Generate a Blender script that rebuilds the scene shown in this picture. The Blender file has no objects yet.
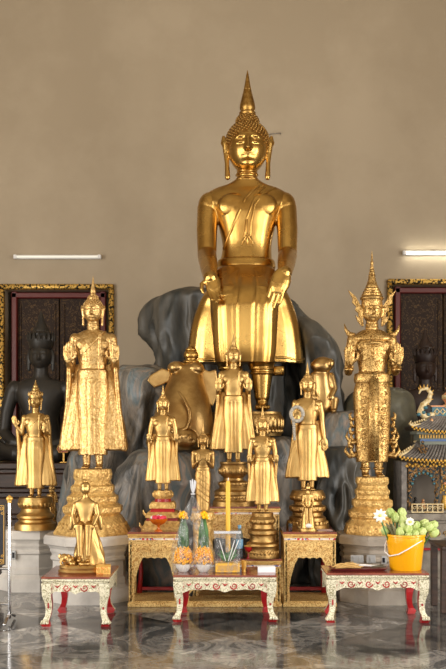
import bpy, math, random
from mathutils import Vector, Matrix, noise, Quaternion
V3 = Vector
PI = math.pi
F, CX, HY, CH = 929.0, 223.0, 435.0, 1.40        # focal length in px, optical centre column, horizon row, lens height
scene = bpy.context.scene
COL = scene.collection
random.seed(7)

def at(px, py, D):
    return V3(((px-CX)*D/F, D, CH-(py-HY)*D/F))

# ---------------------------------------------------------------- materials
def lin(c):
    return tuple(((v/255.0)/12.92 if v/255.0 <= 0.04045 else (((v/255.0)+0.055)/1.055)**2.4) for v in c)

MATS = {}
def mat(name, rgb, metal=0.0, rough=0.5, rgb2=None, nscale=6.0, nlow=0.4, nhigh=0.6, bump=0.0, bscale=40.0, btype='noise',
        stretch=None, coat=0.0, emit=None, estr=0.0, rough2=None, detail=6.0, spec=None, pat=None):
    if name in MATS: return MATS[name]
    m = bpy.data.materials.new(name); m.use_nodes = True
    nt = m.node_tree; N = nt.nodes; L = nt.links
    b = N['Principled BSDF']
    c = (*lin(rgb), 1)
    b.inputs['Base Color'].default_value = c
    b.inputs['Metallic'].default_value = metal
    b.inputs['Roughness'].default_value = rough
    if coat: b.inputs['Coat Weight'].default_value = coat; b.inputs['Coat Roughness'].default_value = 0.08
    if spec is not None: b.inputs['Specular IOR Level'].default_value = spec
    tc = N.new('ShaderNodeTexCoord'); mp = N.new('ShaderNodeMapping')
    L.new(tc.outputs['Object'], mp.inputs[0])
    if stretch: mp.inputs['Scale'].default_value = stretch
    if rgb2 is not None or rough2 is not None:
        n = N.new('ShaderNodeTexNoise'); n.inputs['Scale'].default_value = nscale; n.inputs['Detail'].default_value = detail
        n.inputs['Roughness'].default_value = 0.6
        L.new(mp.outputs[0], n.inputs[0])
        mr = N.new('ShaderNodeMapRange'); mr.inputs[1].default_value = nlow; mr.inputs[2].default_value = nhigh
        L.new(n.outputs[0], mr.inputs[0])
        if rgb2 is not None:
            mx = N.new('ShaderNodeMix'); mx.data_type = 'RGBA'
            mx.inputs[6].default_value = c; mx.inputs[7].default_value = (*lin(rgb2), 1)
            L.new(mr.outputs[0], mx.inputs[0]); L.new(mx.outputs[2], b.inputs['Base Color'])
        if rough2 is not None:
            m2 = N.new('ShaderNodeMapRange'); m2.inputs[3].default_value = rough; m2.inputs[4].default_value = rough2
            L.new(mr.outputs[0], m2.inputs[0]); L.new(m2.outputs[0], b.inputs['Roughness'])
    if bump:
        if btype == 'noise':
            t = N.new('ShaderNodeTexNoise'); t.inputs['Scale'].default_value = bscale; t.inputs['Detail'].default_value = 4; o = t.outputs[0]
        elif btype == 'voro':
            t = N.new('ShaderNodeTexVoronoi'); t.inputs['Scale'].default_value = bscale; o = t.outputs['Distance']
        elif btype == 'scroll':
            t = N.new('ShaderNodeTexNoise'); t.inputs['Scale'].default_value = bscale; t.inputs['Detail'].default_value = 1.5
            t.inputs['Distortion'].default_value = 2.5
            w = N.new('ShaderNodeMath'); w.operation = 'MULTIPLY'; w.inputs[1].default_value = 28
            s = N.new('ShaderNodeMath'); s.operation = 'SINE'
            L.new(t.outputs[0], w.inputs[0]); L.new(w.outputs[0], s.inputs[0]); o = s.outputs[0]
        L.new(mp.outputs[0], t.inputs[0])
        bp = N.new('ShaderNodeBump'); bp.inputs['Strength'].default_value = bump; bp.inputs['Distance'].default_value = 0.01
        L.new(o, bp.inputs['Height']); L.new(bp.outputs[0], b.inputs['Normal'])
    if pat:            # scroll pattern: second colour between the scrolls; on gilt carving, recess shade painted in
        t = N.new('ShaderNodeTexNoise'); t.inputs['Scale'].default_value = pat[1]; t.inputs['Detail'].default_value = 1.5; t.inputs['Distortion'].default_value = 2.5
        w = N.new('ShaderNodeMath'); w.operation = 'MULTIPLY'; w.inputs[1].default_value = 30
        s = N.new('ShaderNodeMath'); s.operation = 'SINE'
        L.new(mp.outputs[0], t.inputs[0]); L.new(t.outputs[0], w.inputs[0]); L.new(w.outputs[0], s.inputs[0])
        mr = N.new('ShaderNodeMapRange'); mr.inputs[1].default_value = pat[2]; mr.inputs[2].default_value = pat[2]+.5; L.new(s.outputs[0], mr.inputs[0])
        mx = N.new('ShaderNodeMix'); mx.data_type = 'RGBA'; mx.inputs[6].default_value = (*lin(pat[0]), 1)
        mx.inputs[7].default_value = c
        if b.inputs['Base Color'].is_linked: L.new(b.inputs['Base Color'].links[0].from_socket, mx.inputs[7])
        L.new(mr.outputs[0], mx.inputs[0]); L.new(mx.outputs[2], b.inputs['Base Color'])
        bp = N.new('ShaderNodeBump'); bp.inputs['Strength'].default_value = .35; bp.inputs['Distance'].default_value = .006
        L.new(mr.outputs[0], bp.inputs['Height']); L.new(bp.outputs[0], b.inputs['Normal'])
    if emit is not None:
        b.inputs['Emission Color'].default_value = (*lin(emit), 1); b.inputs['Emission Strength'].default_value = estr
    MATS[name] = m
    return m

def clear_mat(name, tint=(255, 255, 255), gloss=0.25, rough=0.12):
    m = bpy.data.materials.new(name); m.use_nodes = True
    nt = m.node_tree; N = nt.nodes; L = nt.links
    for n in list(N): N.remove(n)
    out = N.new('ShaderNodeOutputMaterial'); mx = N.new('ShaderNodeMixShader')
    t = N.new('ShaderNodeBsdfTransparent'); t.inputs[0].default_value = (*lin(tint), 1)
    g = N.new('ShaderNodeBsdfPrincipled'); g.inputs['Base Color'].default_value = (.35, .36, .37, 1); g.inputs['Roughness'].default_value = rough
    tc = N.new('ShaderNodeTexCoord'); n = N.new('ShaderNodeTexNoise'); n.inputs['Scale'].default_value = 22; n.inputs['Distortion'].default_value = 1.5
    mp = N.new('ShaderNodeMapping'); mp.inputs['Scale'].default_value = (1, 1, .35)
    L.new(tc.outputs['Object'], mp.inputs[0]); L.new(mp.outputs[0], n.inputs[0])
    mr = N.new('ShaderNodeMapRange'); mr.inputs[1].default_value = .45; mr.inputs[2].default_value = .75
    mr.inputs[3].default_value = gloss*.35; mr.inputs[4].default_value = min(1, gloss*2.4)
    L.new(n.outputs[0], mr.inputs[0]); L.new(mr.outputs[0], mx.inputs[0])
    bp = N.new('ShaderNodeBump'); bp.inputs['Strength'].default_value = .6; bp.inputs['Distance'].default_value = .01
    L.new(n.outputs[0], bp.inputs['Height']); L.new(bp.outputs[0], g.inputs['Normal'])
    L.new(t.outputs[0], mx.inputs[1]); L.new(g.outputs[0], mx.inputs[2]); L.new(mx.outputs[0], out.inputs[0])
    MATS[name] = m
    return m

GOLD_BIG = mat('polished_gold', (202, 163, 92), 1, .27, rgb2=(164, 122, 60), nscale=2.2, nlow=.42, nhigh=.72, bump=.12, bscale=9, rough2=.3)
GOLD = mat('gold_leaf', (204, 170, 110), 1, .4, rgb2=(182, 144, 84), nscale=9, nlow=.35, nhigh=.7, bump=.06, bscale=40)
GOLD_DARK = mat('old_gold', (184, 150, 94), 1, .44, rgb2=(146, 112, 64), nscale=16, nlow=.4, nhigh=.68, bump=.15, bscale=60)
GOLD_ORN = mat('tooled_gold', (210, 177, 120), 1, .42, rgb2=(180, 141, 84), nscale=40, nlow=.4, nhigh=.62, bump=.3, bscale=60, btype='voro')
GOLD_MOS = mat('mosaic_gold', (212, 176, 112), 1, .42, pat=((128, 92, 46), 20, -.3))
GOLD_CARVE = mat('carved_gilt_wood', (240, 206, 136), .12, .42, pat=((190, 140, 70), 15, -.7))  # darker second colour paints shade into the carved recesses
GOLD_TRIM = mat('gilt_moulding', (236, 200, 126), .4, .4, rgb2=(206, 160, 88), nscale=30, bump=.4, bscale=80)
GOLD_PED = mat('gilt_pedestal', (226, 188, 116), .5, .45, rgb2=(180, 140, 78), nscale=30, nlow=.42, nhigh=.62, bump=.5, bscale=55, btype='voro')
RED = mat('red_lacquer', (176, 30, 34), 0, .3, rgb2=(140, 20, 24), nscale=8)
RED_TOP = mat('red_brown_lacquer', (140, 74, 56), 0, .22, rgb2=(112, 52, 42), nscale=7, coat=.4)
SILVER = mat('white_silver_inlay', (226, 220, 196), .1, .4, pat=((156, 148, 112), 19, -.8))
MARBLE = mat('grey_marble', (206, 201, 194), 0, .4, rgb2=(170, 165, 160), nscale=2.5, nlow=.4, nhigh=.7, bump=.05, bscale=20)
STONE = mat('carved_grey_stone', (146, 138, 126), 0, .6, rgb2=(112, 104, 94), nscale=9, nlow=.4, nhigh=.65, bump=.35, bscale=30)
BLACK_BRONZE = mat('black_lacquer', (36, 33, 30), 0, .45, rgb2=(50, 45, 38), nscale=4, nlow=.4, nhigh=.7)
DARK_BRONZE = mat('dark_bronze', (46, 28, 20), 0, .5, rgb2=(34, 20, 15), nscale=4, nlow=.4, nhigh=.7)
DARKWOOD = mat('dark_brown_wood', (66, 44, 32), 0, .45, rgb2=(44, 28, 20), nscale=5, stretch=(1, 1, 6))
STEEL = mat('polished_steel', (205, 205, 208), 1, .18)
BLACK = mat('black_board', (22, 24, 34), 0, .3)
GOLDPAINT = mat('gold_paint', (214, 168, 84), .5, .4)
WHITE = mat('white_porcelain', (232, 230, 226), 0, .25)
PAPER = mat('white_paper', (225, 228, 235), 0, .7)
ORANGE = mat('marigold_orange', (255, 198, 16), 0, .8, rgb2=(252, 176, 4), nscale=90)
PURPLE = mat('purple_flower', (110, 30, 90), 0, .7)
LEAF = mat('green_leaf', (78, 124, 64), 0, .5, rgb2=(46, 90, 50), nscale=30)
BUD = mat('lotus_bud_green', (200, 212, 142), 0, .5, rgb2=(168, 190, 104), nscale=25, stretch=(1, 1, .3))
PETALW = mat('white_petal', (240, 242, 228), 0, .5)
YELLOW = mat('yellow_plastic', (240, 172, 16), 0, .3, coat=.2)
WAX = mat('yellow_wax', (232, 180, 50), 0, .45)
YCARD = mat('yellow_card', (240, 186, 40), 0, .5)
AMBER = mat('amber_glass', (200, 96, 16), 0, .12, coat=.5)
PINK = mat('pink_wax', (226, 50, 84), 0, .4)
BLUEP = mat('pale_blue_plastic', (120, 170, 205), 0, .25)
CARD = mat('brown_card', (176, 128, 72), 0, .6)
PLASTIC_W = mat('white_plastic', (236, 236, 236), 0, .35)
GREYST = mat('grey_plate', (186, 188, 190), .3, .4)
INCENSE = mat('incense_straw', (214, 176, 110), 0, .7)
MAROON = mat('maroon_tray', (112, 40, 44), 0, .3, coat=.3)
TERRA = mat('terracotta_glaze', (196, 120, 82), 0, .4, rgb2=(220, 170, 120), nscale=30)
TEAL = mat('teal_glaze', (70, 120, 124), 0, .35, rgb2=(40, 84, 110), nscale=26)
CREAM = mat('cream_glaze', (222, 206, 164), 0, .4, rgb2=(190, 160, 104), nscale=40)
OCHRE = mat('ochre_glaze', (216, 168, 70), 0, .35)
ROOFT = mat('grey_roof_tile', (128, 122, 116), 0, .5, rgb2=(98, 92, 88), nscale=20)
MULTI = mat('coloured_carving', (186, 140, 84), .1, .5, rgb2=(60, 92, 104), nscale=38, nlow=.48, nhigh=.56, bump=1, bscale=20, btype='scroll')
WRAP = clear_mat('clear_cellophane', gloss=.24)
HAIRB = mat('gilt_curls', (186, 148, 84), 1, .38, rgb2=(150, 110, 54), nscale=30, bump=.2, bscale=60)

def band_mat():
    m = mat('jewelled_band', (226, 214, 196), 0, .35)
    nt = m.node_tree; N = nt.nodes; L = nt.links; b = N['Principled BSDF']
    tc = N.new('ShaderNodeTexCoord'); v = N.new('ShaderNodeTexVoronoi'); v.inputs['Scale'].default_value = 60
    L.new(tc.outputs['Object'], v.inputs[0])
    r = N.new('ShaderNodeValToRGB'); r.color_ramp.interpolation = 'CONSTANT'
    e = r.color_ramp.elements; e[0].position = 0; e[0].color = (*lin((230, 222, 214)), 1); e[1].position = .45; e[1].color = (*lin((200, 70, 86)), 1)
    for p, c in ((.6, (238, 230, 220)), (.8, (110, 120, 170)), (.9, (228, 220, 210))):
        k = e.new(p); k.color = (*lin(c), 1)
    s = N.new('ShaderNodeSeparateColor'); L.new(v.outputs['Color'], s.inputs[0]); L.new(s.outputs[0], r.inputs[0]); L.new(r.outputs[0], b.inputs['Base Color'])
    return m
BAND = band_mat()

def rock_mat():
    m = mat('painted_rock', (84, 80, 76), 0, .5)
    nt = m.node_tree; N = nt.nodes; L = nt.links; b = N['Principled BSDF']
    tc = N.new('ShaderNodeTexCoord'); mp = N.new('ShaderNodeMapping'); mp.inputs['Scale'].default_value = (1, 1, .35)
    L.new(tc.outputs['Object'], mp.inputs[0])
    n = N.new('ShaderNodeTexNoise'); n.inputs['Scale'].default_value = 3.2; n.inputs['Detail'].default_value = 8; n.inputs['Distortion'].default_value = 1.2
    L.new(mp.outputs[0], n.inputs[0])
    r = N.new('ShaderNodeValToRGB'); e = r.color_ramp.elements
    e[0].position = .28; e[0].color = (*lin((46, 44, 42)), 1); e[1].position = .85; e[1].color = (*lin((200, 190, 178)), 1)
    for p, c in ((.40, (66, 68, 68)), (.47, (96, 92, 86)), (.53, (140, 131, 120)), (.60, (98, 114, 120)), (.68, (154, 138, 126))):
        k = e.new(p); k.color = (*lin(c), 1)
    L.new(n.outputs[0], r.inputs[0]); L.new(r.outputs[0], b.inputs['Base Color'])
    n2 = N.new('ShaderNodeTexNoise'); n2.inputs['Scale'].default_value = 9; n2.inputs['Detail'].default_value = 5; L.new(mp.outputs[0], n2.inputs[0])
    bp = N.new('ShaderNodeBump'); bp.inputs['Strength'].default_value = .55; bp.inputs['Distance'].default_value = .05
    L.new(n2.outputs[0], bp.inputs['Height']); n2.inputs['Distortion'].default_value = 1.5; L.new(bp.outputs[0], b.inputs['Normal'])
    b.inputs['Roughness'].default_value = .4
    return m
ROCK = rock_mat()
ROCK_GREEN = mat('olive_rock', (112, 108, 86), 0, .5, rgb2=(70, 70, 62), nscale=4, nlow=.35, nhigh=.65, bump=.5, bscale=12)
ROCK_TEAL = mat('teal_streaked_rock', (84, 80, 72), 0, .45, rgb2=(44, 48, 48), nscale=5, nlow=.4, nhigh=.62, bump=.6, bscale=9, stretch=(1, 1, .22))

# ---------------------------------------------------------------- mesh building
class MB:
    def __init__(s): s.v = []; s.f = []; s.m = []; s.mi = 0
    def add(s, vs, fs):
        b = len(s.v); s.v.extend(V3(p) for p in vs); s.f.extend(tuple(b+i for i in f) for f in fs); s.m.extend([s.mi]*len(fs)); return s
    def box(s, c, d, bev=0.0, rot=None):
        x, y, z = d[0]/2, d[1]/2, d[2]/2
        if bev <= 0:
            vs = [V3((a*x, b*y, e*z)) for a in (-1, 1) for b in (-1, 1) for e in (-1, 1)]
            fs = [(0, 1, 3, 2), (4, 6, 7, 5), (0, 4, 5, 1), (2, 3, 7, 6), (0, 2, 6, 4), (1, 5, 7, 3)]
        else:
            bv = min(bev, x*.9, y*.9, z*.9)
            rings = []
            for (zz, k) in ((-z, bv), (-z+bv, 0), (z-bv, 0), (z, bv)):
                X, Y = x-k, y-k; q = bv
                rings.append([V3(p) for p in ((-X+q, -Y, zz), (X-q, -Y, zz), (X, -Y+q, zz), (X, Y-q, zz), (X-q, Y, zz), (-X+q, Y, zz), (-X, Y-q, zz), (-X, -Y+q, zz))] if k == 0 else
                             [V3(p) for p in ((-X+q*.3, -Y, zz), (X-q*.3, -Y, zz), (X, -Y+q*.3, zz), (X, Y-q*.3, zz), (X-q*.3, Y, zz), (-X+q*.3, Y, zz), (-X, Y-q*.3, zz), (-X, -Y+q*.3, zz))])
            vs = [p for r in rings for p in r]
            fs = [tuple(range(7, -1, -1)), tuple(range(24, 32))]
            for i in range(3):
                for j in range(8):
                    k = (j+1) % 8
                    fs.append((i*8+j, i*8+k, i*8+8+k, i*8+8+j))
        if rot is not None: vs = [rot @ p for p in vs]
        c = V3(c)
        return s.add([p+c for p in vs], fs)
    def ell(s, c, r, n=20, rot=None, fn=None):
        if isinstance(r, (int, float)): r = (r, r, r)
        m = max(6, n//2+1); vs = [V3((0, 0, -1))]; fs = []
        for i in range(1, m):
            a = -PI/2+PI*i/m
            for j in range(n):
                t = 2*PI*j/n; vs.append(V3((math.cos(a)*math.cos(t), math.cos(a)*math.sin(t), math.sin(a))))
        vs.append(V3((0, 0, 1)))
        for j in range(n): fs.append((0, 1+(j+1) % n, 1+j))
        for i in range(m-2):
            for j in range(n):
                k = (j+1) % n; fs.append((1+i*n+j, 1+i*n+k, 1+(i+1)*n+k, 1+(i+1)*n+j))
        b = 1+(m-2)*n; t = len(vs)-1
        for j in range(n): fs.append((b+j, b+(j+1) % n, t))
        out = []
        c = V3(c)
        for p in vs:
            q = V3((p.x*r[0], p.y*r[1], p.z*r[2]))
            if fn: q = fn(p, q)
            if rot is not None: q = rot @ q
            out.append(q+c)
        return s.add(out, fs)
    def tube(s, pts, rad, n=12, flat=1.0, cap=True):
        pts = [V3(p) for p in pts]
        if isinstance(rad, (int, float)): rad = [rad]*len(pts)
        rad = list(rad)
        if cap:    # rounded ends
            d0 = (pts[0]-pts[1]).normalized(); d1 = (pts[-1]-pts[-2]).normalized()
            p0, p1, r0, r1 = pts[0], pts[-1], rad[0], rad[-1]
            pts = [p0+d0*r0*.95, p0+d0*r0*.7]+pts+[p1+d1*r1*.7, p1+d1*r1*.95]
            rad = [r0*.25, r0*.72]+rad+[r1*.72, r1*.25]
        vs = []; fs = []
        ref = None
        for i, p in enumerate(pts):
            t = (pts[min(i+1, len(pts)-1)]-pts[max(i-1, 0)]).normalized()
            if ref is None:
                ref = V3((0, 1, 0)) if abs(t.y) < .9 else V3((1, 0, 0))
            u = (ref-t*ref.dot(t)).normalized(); ref = u
            w = t.cross(u)
            for j in range(n):
                a = 2*PI*j/n; vs.append(p+(u*math.cos(a)*flat+w*math.sin(a))*rad[i])
        for i in range(len(pts)-1):
            for j in range(n):
                k = (j+1) % n; fs.append((i*n+j, i*n+k, i*n+n+k, i*n+n+j))
        fs.append(tuple(range(n-1, -1, -1))); fs.append(tuple(range((len(pts)-1)*n, len(pts)*n)))
        return s.add(vs, fs)
    def loft(s, rings, n=32, p=2.0, fold=None, cap=True, sub=1):
        """rings: (z, cx, cy, rx, ry). fold(angle, z, t) scales the radius."""
        R = []
        if sub > 1:
            for i in range(len(rings)-1):
                a, b = rings[i], rings[i+1]
                p0 = rings[max(i-1, 0)]; p3 = rings[min(i+2, len(rings)-1)]
                for k in range(sub):
                    t = k/sub
                    R.append(tuple(.5*(2*a[q]+(b[q]-p0[q])*t+(2*p0[q]-5*a[q]+4*b[q]-p3[q])*t*t+(3*a[q]-p0[q]-3*b[q]+p3[q])*t**3) for q in range(5)))
            R.append(tuple(rings[-1]))
        else: R = rings
        vs = []; fs = []
        for i, (z, cx, cy, rx, ry) in enumerate(R):
            for j in range(n):
                a = 2*PI*j/n
                ca, sa = math.cos(a), math.sin(a)
                x = math.copysign(abs(ca)**(2/p), ca); y = math.copysign(abs(sa)**(2/p), sa)
                k = fold(a, z, i/(len(R)-1)) if fold else 1
                dz = 0
                if isinstance(k, tuple): k, dz = k
                vs.append(V3((cx+x*rx*k, cy+y*ry*k, z+dz)))
        for i in range(len(R)-1):
            for j in range(n):
                k = (j+1) % n; fs.append((i*n+j, i*n+k, i*n+n+k, i*n+n+j))
        if cap:
            fs.append(tuple(range(n-1, -1, -1))); fs.append(tuple(range((len(R)-1)*n, len(R)*n)))
        return s.add(vs, fs)
    def lathe(s, prof, n=32, c=(0, 0, 0), rot0=0.0, square=False):
        """prof: (r, z) pairs; n sides."""
        k = 1.0
        c = V3(c); vs = []; fs = []
        for r, z in prof:
            for j in range(n):
                a = 2*PI*j/n+rot0; vs.append(c+V3((r*math.cos(a), r*math.sin(a), z)))
        for i in range(len(prof)-1):
            for j in range(n):
                q = (j+1) % n; fs.append((i*n+j, i*n+q, i*n+n+q, i*n+n+j))
        fs.append(tuple(range(n-1, -1, -1))); fs.append(tuple(range((len(prof)-1)*n, len(prof)*n)))
        return s.add(vs, fs)
    def prism(s, poly, y0, y1, c=(0, 0, 0)):
        """poly in x,z extruded along y; triangulated by the builder."""
        c = V3(c); n = len(poly)
        vs = [c+V3((x, y0, z)) for x, z in poly]+[c+V3((x, y1, z)) for x, z in poly]
        from mathutils.geometry import tessellate_polygon
        tri = tessellate_polygon([[V3((x, z, 0)) for x, z in poly]])
        area = sum(poly[i][0]*poly[(i+1) % n][1]-poly[(i+1) % n][0]*poly[i][1] for i in range(n))
        fs = []
        for t in tri:
            a, b, d = t
            sg = (poly[b][0]-poly[a][0])*(poly[d][1]-poly[a][1])-(poly[b][1]-poly[a][1])*(poly[d][0]-poly[a][0])
            if sg > 0: fs.append((a, b, d)); fs.append((n+d, n+b, n+a))
            else: fs.append((d, b, a)); fs.append((n+a, n+b, n+d))
        for i in range(n):
            j = (i+1) % n
            fs.append((i, n+i, n+j, j) if area > 0 else (j, n+j, n+i, i))
        return s.add(vs, fs)
    def spiral(s, c, r, turns=1.4, w=.006, sx=1, sz=1, a0=0, n=5, axis='y'):
        pts = []; rr = []
        N = int(12*turns)+4
        for i in range(N):
            t = i/(N-1); a = a0+t*turns*2*PI; q = r*(1-t*.85)
            d = V3((math.cos(a)*q*sx, 0, math.sin(a)*q*sz))
            if axis == 'x': d = V3((0, d.x, d.z))
            pts.append(V3(c)+d); rr.append(w*(1-.5*t))
        return s.tube(pts, rr, n=n, cap=False)
    def xf(s, M, start=0):
        for i in range(start, len(s.v)): s.v[i] = M @ s.v[i]
        return s
    def scale(s, k):
        s.v = [p*k for p in s.v]; return s
    def mesh(s, name, smooth=True):
        me = bpy.data.meshes.new(name); me.from_pydata(s.v, [], s.f)
        me.polygons.foreach_set('use_smooth', [smooth]*len(s.f))
        if any(s.m): me.polygons.foreach_set('material_index', s.m)
        me.update(); return me

def link(name, me, m, parent=None, loc=None):
    o = bpy.data.objects.new(name, me); COL.objects.link(o)
    for x in (m if isinstance(m, (list, tuple)) else [m]): me.materials.append(x)
    if parent is not None: o.parent = parent
    if loc is not None: o.location = loc
    return o

def build(mb, name, m, parent=None, loc=None, smooth=True, voxel=0, sm=3, sharp=None, smf=.5):
    me = mb.mesh(name, smooth)
    if voxel:
        t = bpy.data.objects.new('tmp', me); COL.objects.link(t)
        r = t.modifiers.new('r', 'REMESH'); r.mode = 'VOXEL'; r.voxel_size = voxel; r.use_smooth_shade = True
        if sm: q = t.modifiers.new('s', 'SMOOTH'); q.factor = smf; q.iterations = sm
        dg = bpy.context.evaluated_depsgraph_get()
        me2 = bpy.data.meshes.new_from_object(t.evaluated_get(dg))
        bpy.data.objects.remove(t); bpy.data.meshes.remove(me); me = me2; me.name = name; me.materials.clear()
        me.polygons.foreach_set('use_smooth', [True]*len(me.polygons))
    elif smooth and sharp is not None:
        me.set_sharp_from_angle(angle=math.radians(sharp))
    return link(name, me, m, parent, loc)

def thing(name, label, cat, loc, rz=0, group=None):
    o = bpy.data.objects.new(name, None); COL.objects.link(o); o.empty_display_size = .1
    o.location = loc; o.rotation_euler = (0, 0, rz); o['label'] = label; o['category'] = cat
    if group: o['group'] = group
    return o
def tag(o, label, cat, group=None):
    o['label'] = label; o['category'] = cat
    if group: o['group'] = group
    return o
def struct(mb, name, m, smooth=False, loc=None):
    o = build(mb, name, m, None, loc, smooth=smooth); o['kind'] = 'structure'; return o
# ---------------------------------------------------------------- figures
def g(x, s): return math.exp(-(x/s)**2)
def face_fn(amp=1.0, ry=10.5):
    def fn(p, q):
        if p.y >= 0: return V3((q.x, q.y, q.z))
        w = min(1, -p.y*1.6); x, z, ax = p.x, p.z, abs(p.x)
        d = 0.0
        t = max(0, min(1, (.34-z)/.56))                     # down the nose
        if z < .34: d += (.06+.2*t)*g(x, .085+.05*t)*(1 if z > -.24 else g(z+.24, .06))
        d += .06*g(ax-.12, .06)*g(z+.22, .06)               # nostrils
        d -= .12*g(ax-.37, .19)*g(z-.13, .12)               # sockets
        d += .13*g(ax-.38, .16)*g(z-.06, .075)              # lowered lids
        d -= .07*g(ax-.38, .16)*g(z+.035-.10*(ax-.38)**2, .022)
        zb = .30-.75*(ax-.36)**2
        d += .085*g(z-zb, .04)*g(ax-.38, .27)
        d += .085*g(x, .21)*g(z+.43-.25*x*x, .045)           # lips
        d += .085*g(x, .15)*g(z+.54, .05)
        d -= .05*g(x, .22)*g(z+.485-.3*x*x, .018)
        d += .09*g(x, .2)*g(z+.78, .13)
        d -= .05*g(x, .3)*g(z+.65, .06)
        d += .02*g(ax-.5, .2)*g(z+.25, .2)
        return V3((q.x*(1+.04*g(z+.3, .4)), q.y-d*w*ry*amp, q.z))
    return fn

def add_hand(mb, w, up, side, nrm, L, curl=.25, spread=.115, thumb=True):
    w, up, side, nrm = V3(w), V3(up).normalized(), V3(side).normalized(), V3(nrm).normalized()
    R = Matrix((side, nrm, up)).transposed()
    mb.ell(w+up*.27*L, (.225*L, .10*L, .33*L), 16, rot=R)
    for i, ln in enumerate((.42, .48, .45, .35)):
        b = w+up*(.46-.02*abs(i-1))*L+side*(.165-spread*i)*L
        pts = [b-up*.1*L]
        d = up.copy()
        for kk in range(4):
            pts.append(pts[-1]+d*(ln*L/3.4)); d = (d+nrm*curl).normalized()
        mb.tube(pts, [.058*L, .056*L, .052*L, .048*L, .040*L], 8)
    if thumb:
        a = w+up*.12*L+side*.14*L
        mb.tube([a, a+(side*.18+up*.12)*L+nrm*.04*L, a+(side*.22+up*.27)*L+nrm*.07*L, a+(side*.2+up*.38)*L+nrm*.07*L], [.075*L, .068*L, .058*L, .045*L], 8)

def head_parts(body, hair, fin, c, k, crown=None, hi=False, face=1.0, finh=17.0, curl=True, ushn=True):
    """c: head centre; k: 1 = head 27 units high."""
    c = V3(c)
    body.ell(c, (10.2*k, 10.5*k, 13.4*k), 96 if hi else 56, fn=face_fn(face, 10.5*k))
    for sd in (-1, 1):                                       # long ears
        e = [c+V3((sd*10.6, .5, 5))*k, c+V3((sd*11.6, 0, 2.5))*k, c+V3((sd*11.2, 0, -3))*k, c+V3((sd*10.8, -.6, -8))*k, c+V3((sd*10.5, -1, -15.5))*k]
        body.tube(e, [1.2*k, 2.0*k, 1.5*k, 1.2*k, 1.5*k], 10)
        body.tube([c+V3((sd*11.2, .5, 0))*k, c+V3((sd*12.4, .8, 3.2))*k, c+V3((sd*12.6, 1, 6))*k], [1.6*k, 1.9*k, 1.0*k], 10)
    if crown: return
    hc = c+V3((0, 1.5, 3.4))*k; hr = V3((11.3, 11.3, 11.2))*k
    hair.ell(hc, hr, 40)
    u = c+V3((0, 1.8, 14.2))*k
    if ushn: hair.ell(u, (6.0*k, 6.0*k, 4.6*k), 28)
    if curl:
        n = 520 if hi else 210; rr = (.62 if hi else .85)*k
        for i in range(n):
            z = 1-1.55*(i+.5)/n; a = i*2.39996; q = math.sqrt(max(0, 1-z*z))
            p = V3((q*math.cos(a), q*math.sin(a), z))
            w = hc+V3((p.x*hr.x, p.y*hr.y, p.z*hr.z)); r_ = w-c
            if (r_.x/10.2/k)**2+(r_.y/10.5/k)**2+(r_.z/13.4/k)**2 < 1.05: continue
            hair.ell(w, rr, 8)
        if ushn:
            for i in range(n//4):
                z = 1-1.3*(i+.5)/(n//4); a = i*2.39996; q = math.sqrt(max(0, 1-z*z))
                hair.ell(u+V3((q*math.cos(a)*6, q*math.sin(a)*6, z*4.6))*k, rr*.95, 8)
    f0 = c.z+18.4*k
    H = finh
    prof = [(3.0, -.9), (3.5, 0), (3.5, .9), (2.8, 1.6), (3.3, .13*H), (3.2, .22*H), (2.7, .33*H), (2.1, .45*H), (1.55, .58*H), (1.05, .72*H), (.65, .86*H), (.12, H)]
    fin.lathe([(r*k*(1.25 if hi else 1), z*k) for r, z in prof], 20, (c.x, c.y+1.8*k, f0))
    for t in range(4 if hi else 0):                          # flame tongues up the finial
        z = (.14+.13*t)*H; r = (3.5-.62*t)
        for i in range(8):
            a = 2*PI*i/8+t*.4; d = V3((math.cos(a), math.sin(a), 0))
            b = V3((c.x, c.y+1.8*k, f0+z*k))
            fin.tube([b+d*r*.55*k, b+d*r*1.0*k+V3((0, 0, 1.0*k)), b+d*r*.8*k+V3((0, 0, 2.6*k))], [.75*k, .6*k, .1*k], 6, cap=False)

def pleat(n=24, a=.012, front=None):
    def f(ang, z, t):
        return 1+a*math.cos(n*ang)*(1-t*.6)
    return f

def petals(mb, r, z, h, n, out=.5, w=None, up=1):
    w = w or PI*r/n*1.02
    for i in range(n):
        a = 2*PI*(i+.5)/n
        R = Matrix.Rotation(a, 3, 'Z') @ Matrix.Rotation(up*.12, 3, 'Y')
        mb.ell((r*math.cos(a), r*math.sin(a), z), (h*.17+(.08*h if n < 29 else 0), w, h*.46), 8, rot=R)

def pedestal(root, prof, s, n, m, petal=(), rot0=0.0, sx=1.0, name='pedestal'):
    """prof in photo px above the base: (half width, height)."""
    mb = MB()
    k = 1/math.cos(PI/n) if n <= 12 else 1
    mb.lathe([(r*k*s, z*s) for r, z in prof], n, rot0=rot0)
    for r, z, h, c in petal: petals(mb, (r+.1)*s, z*s, h*s, c)
    o = build(mb, name, m, root, sharp=35)
    return o

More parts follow.
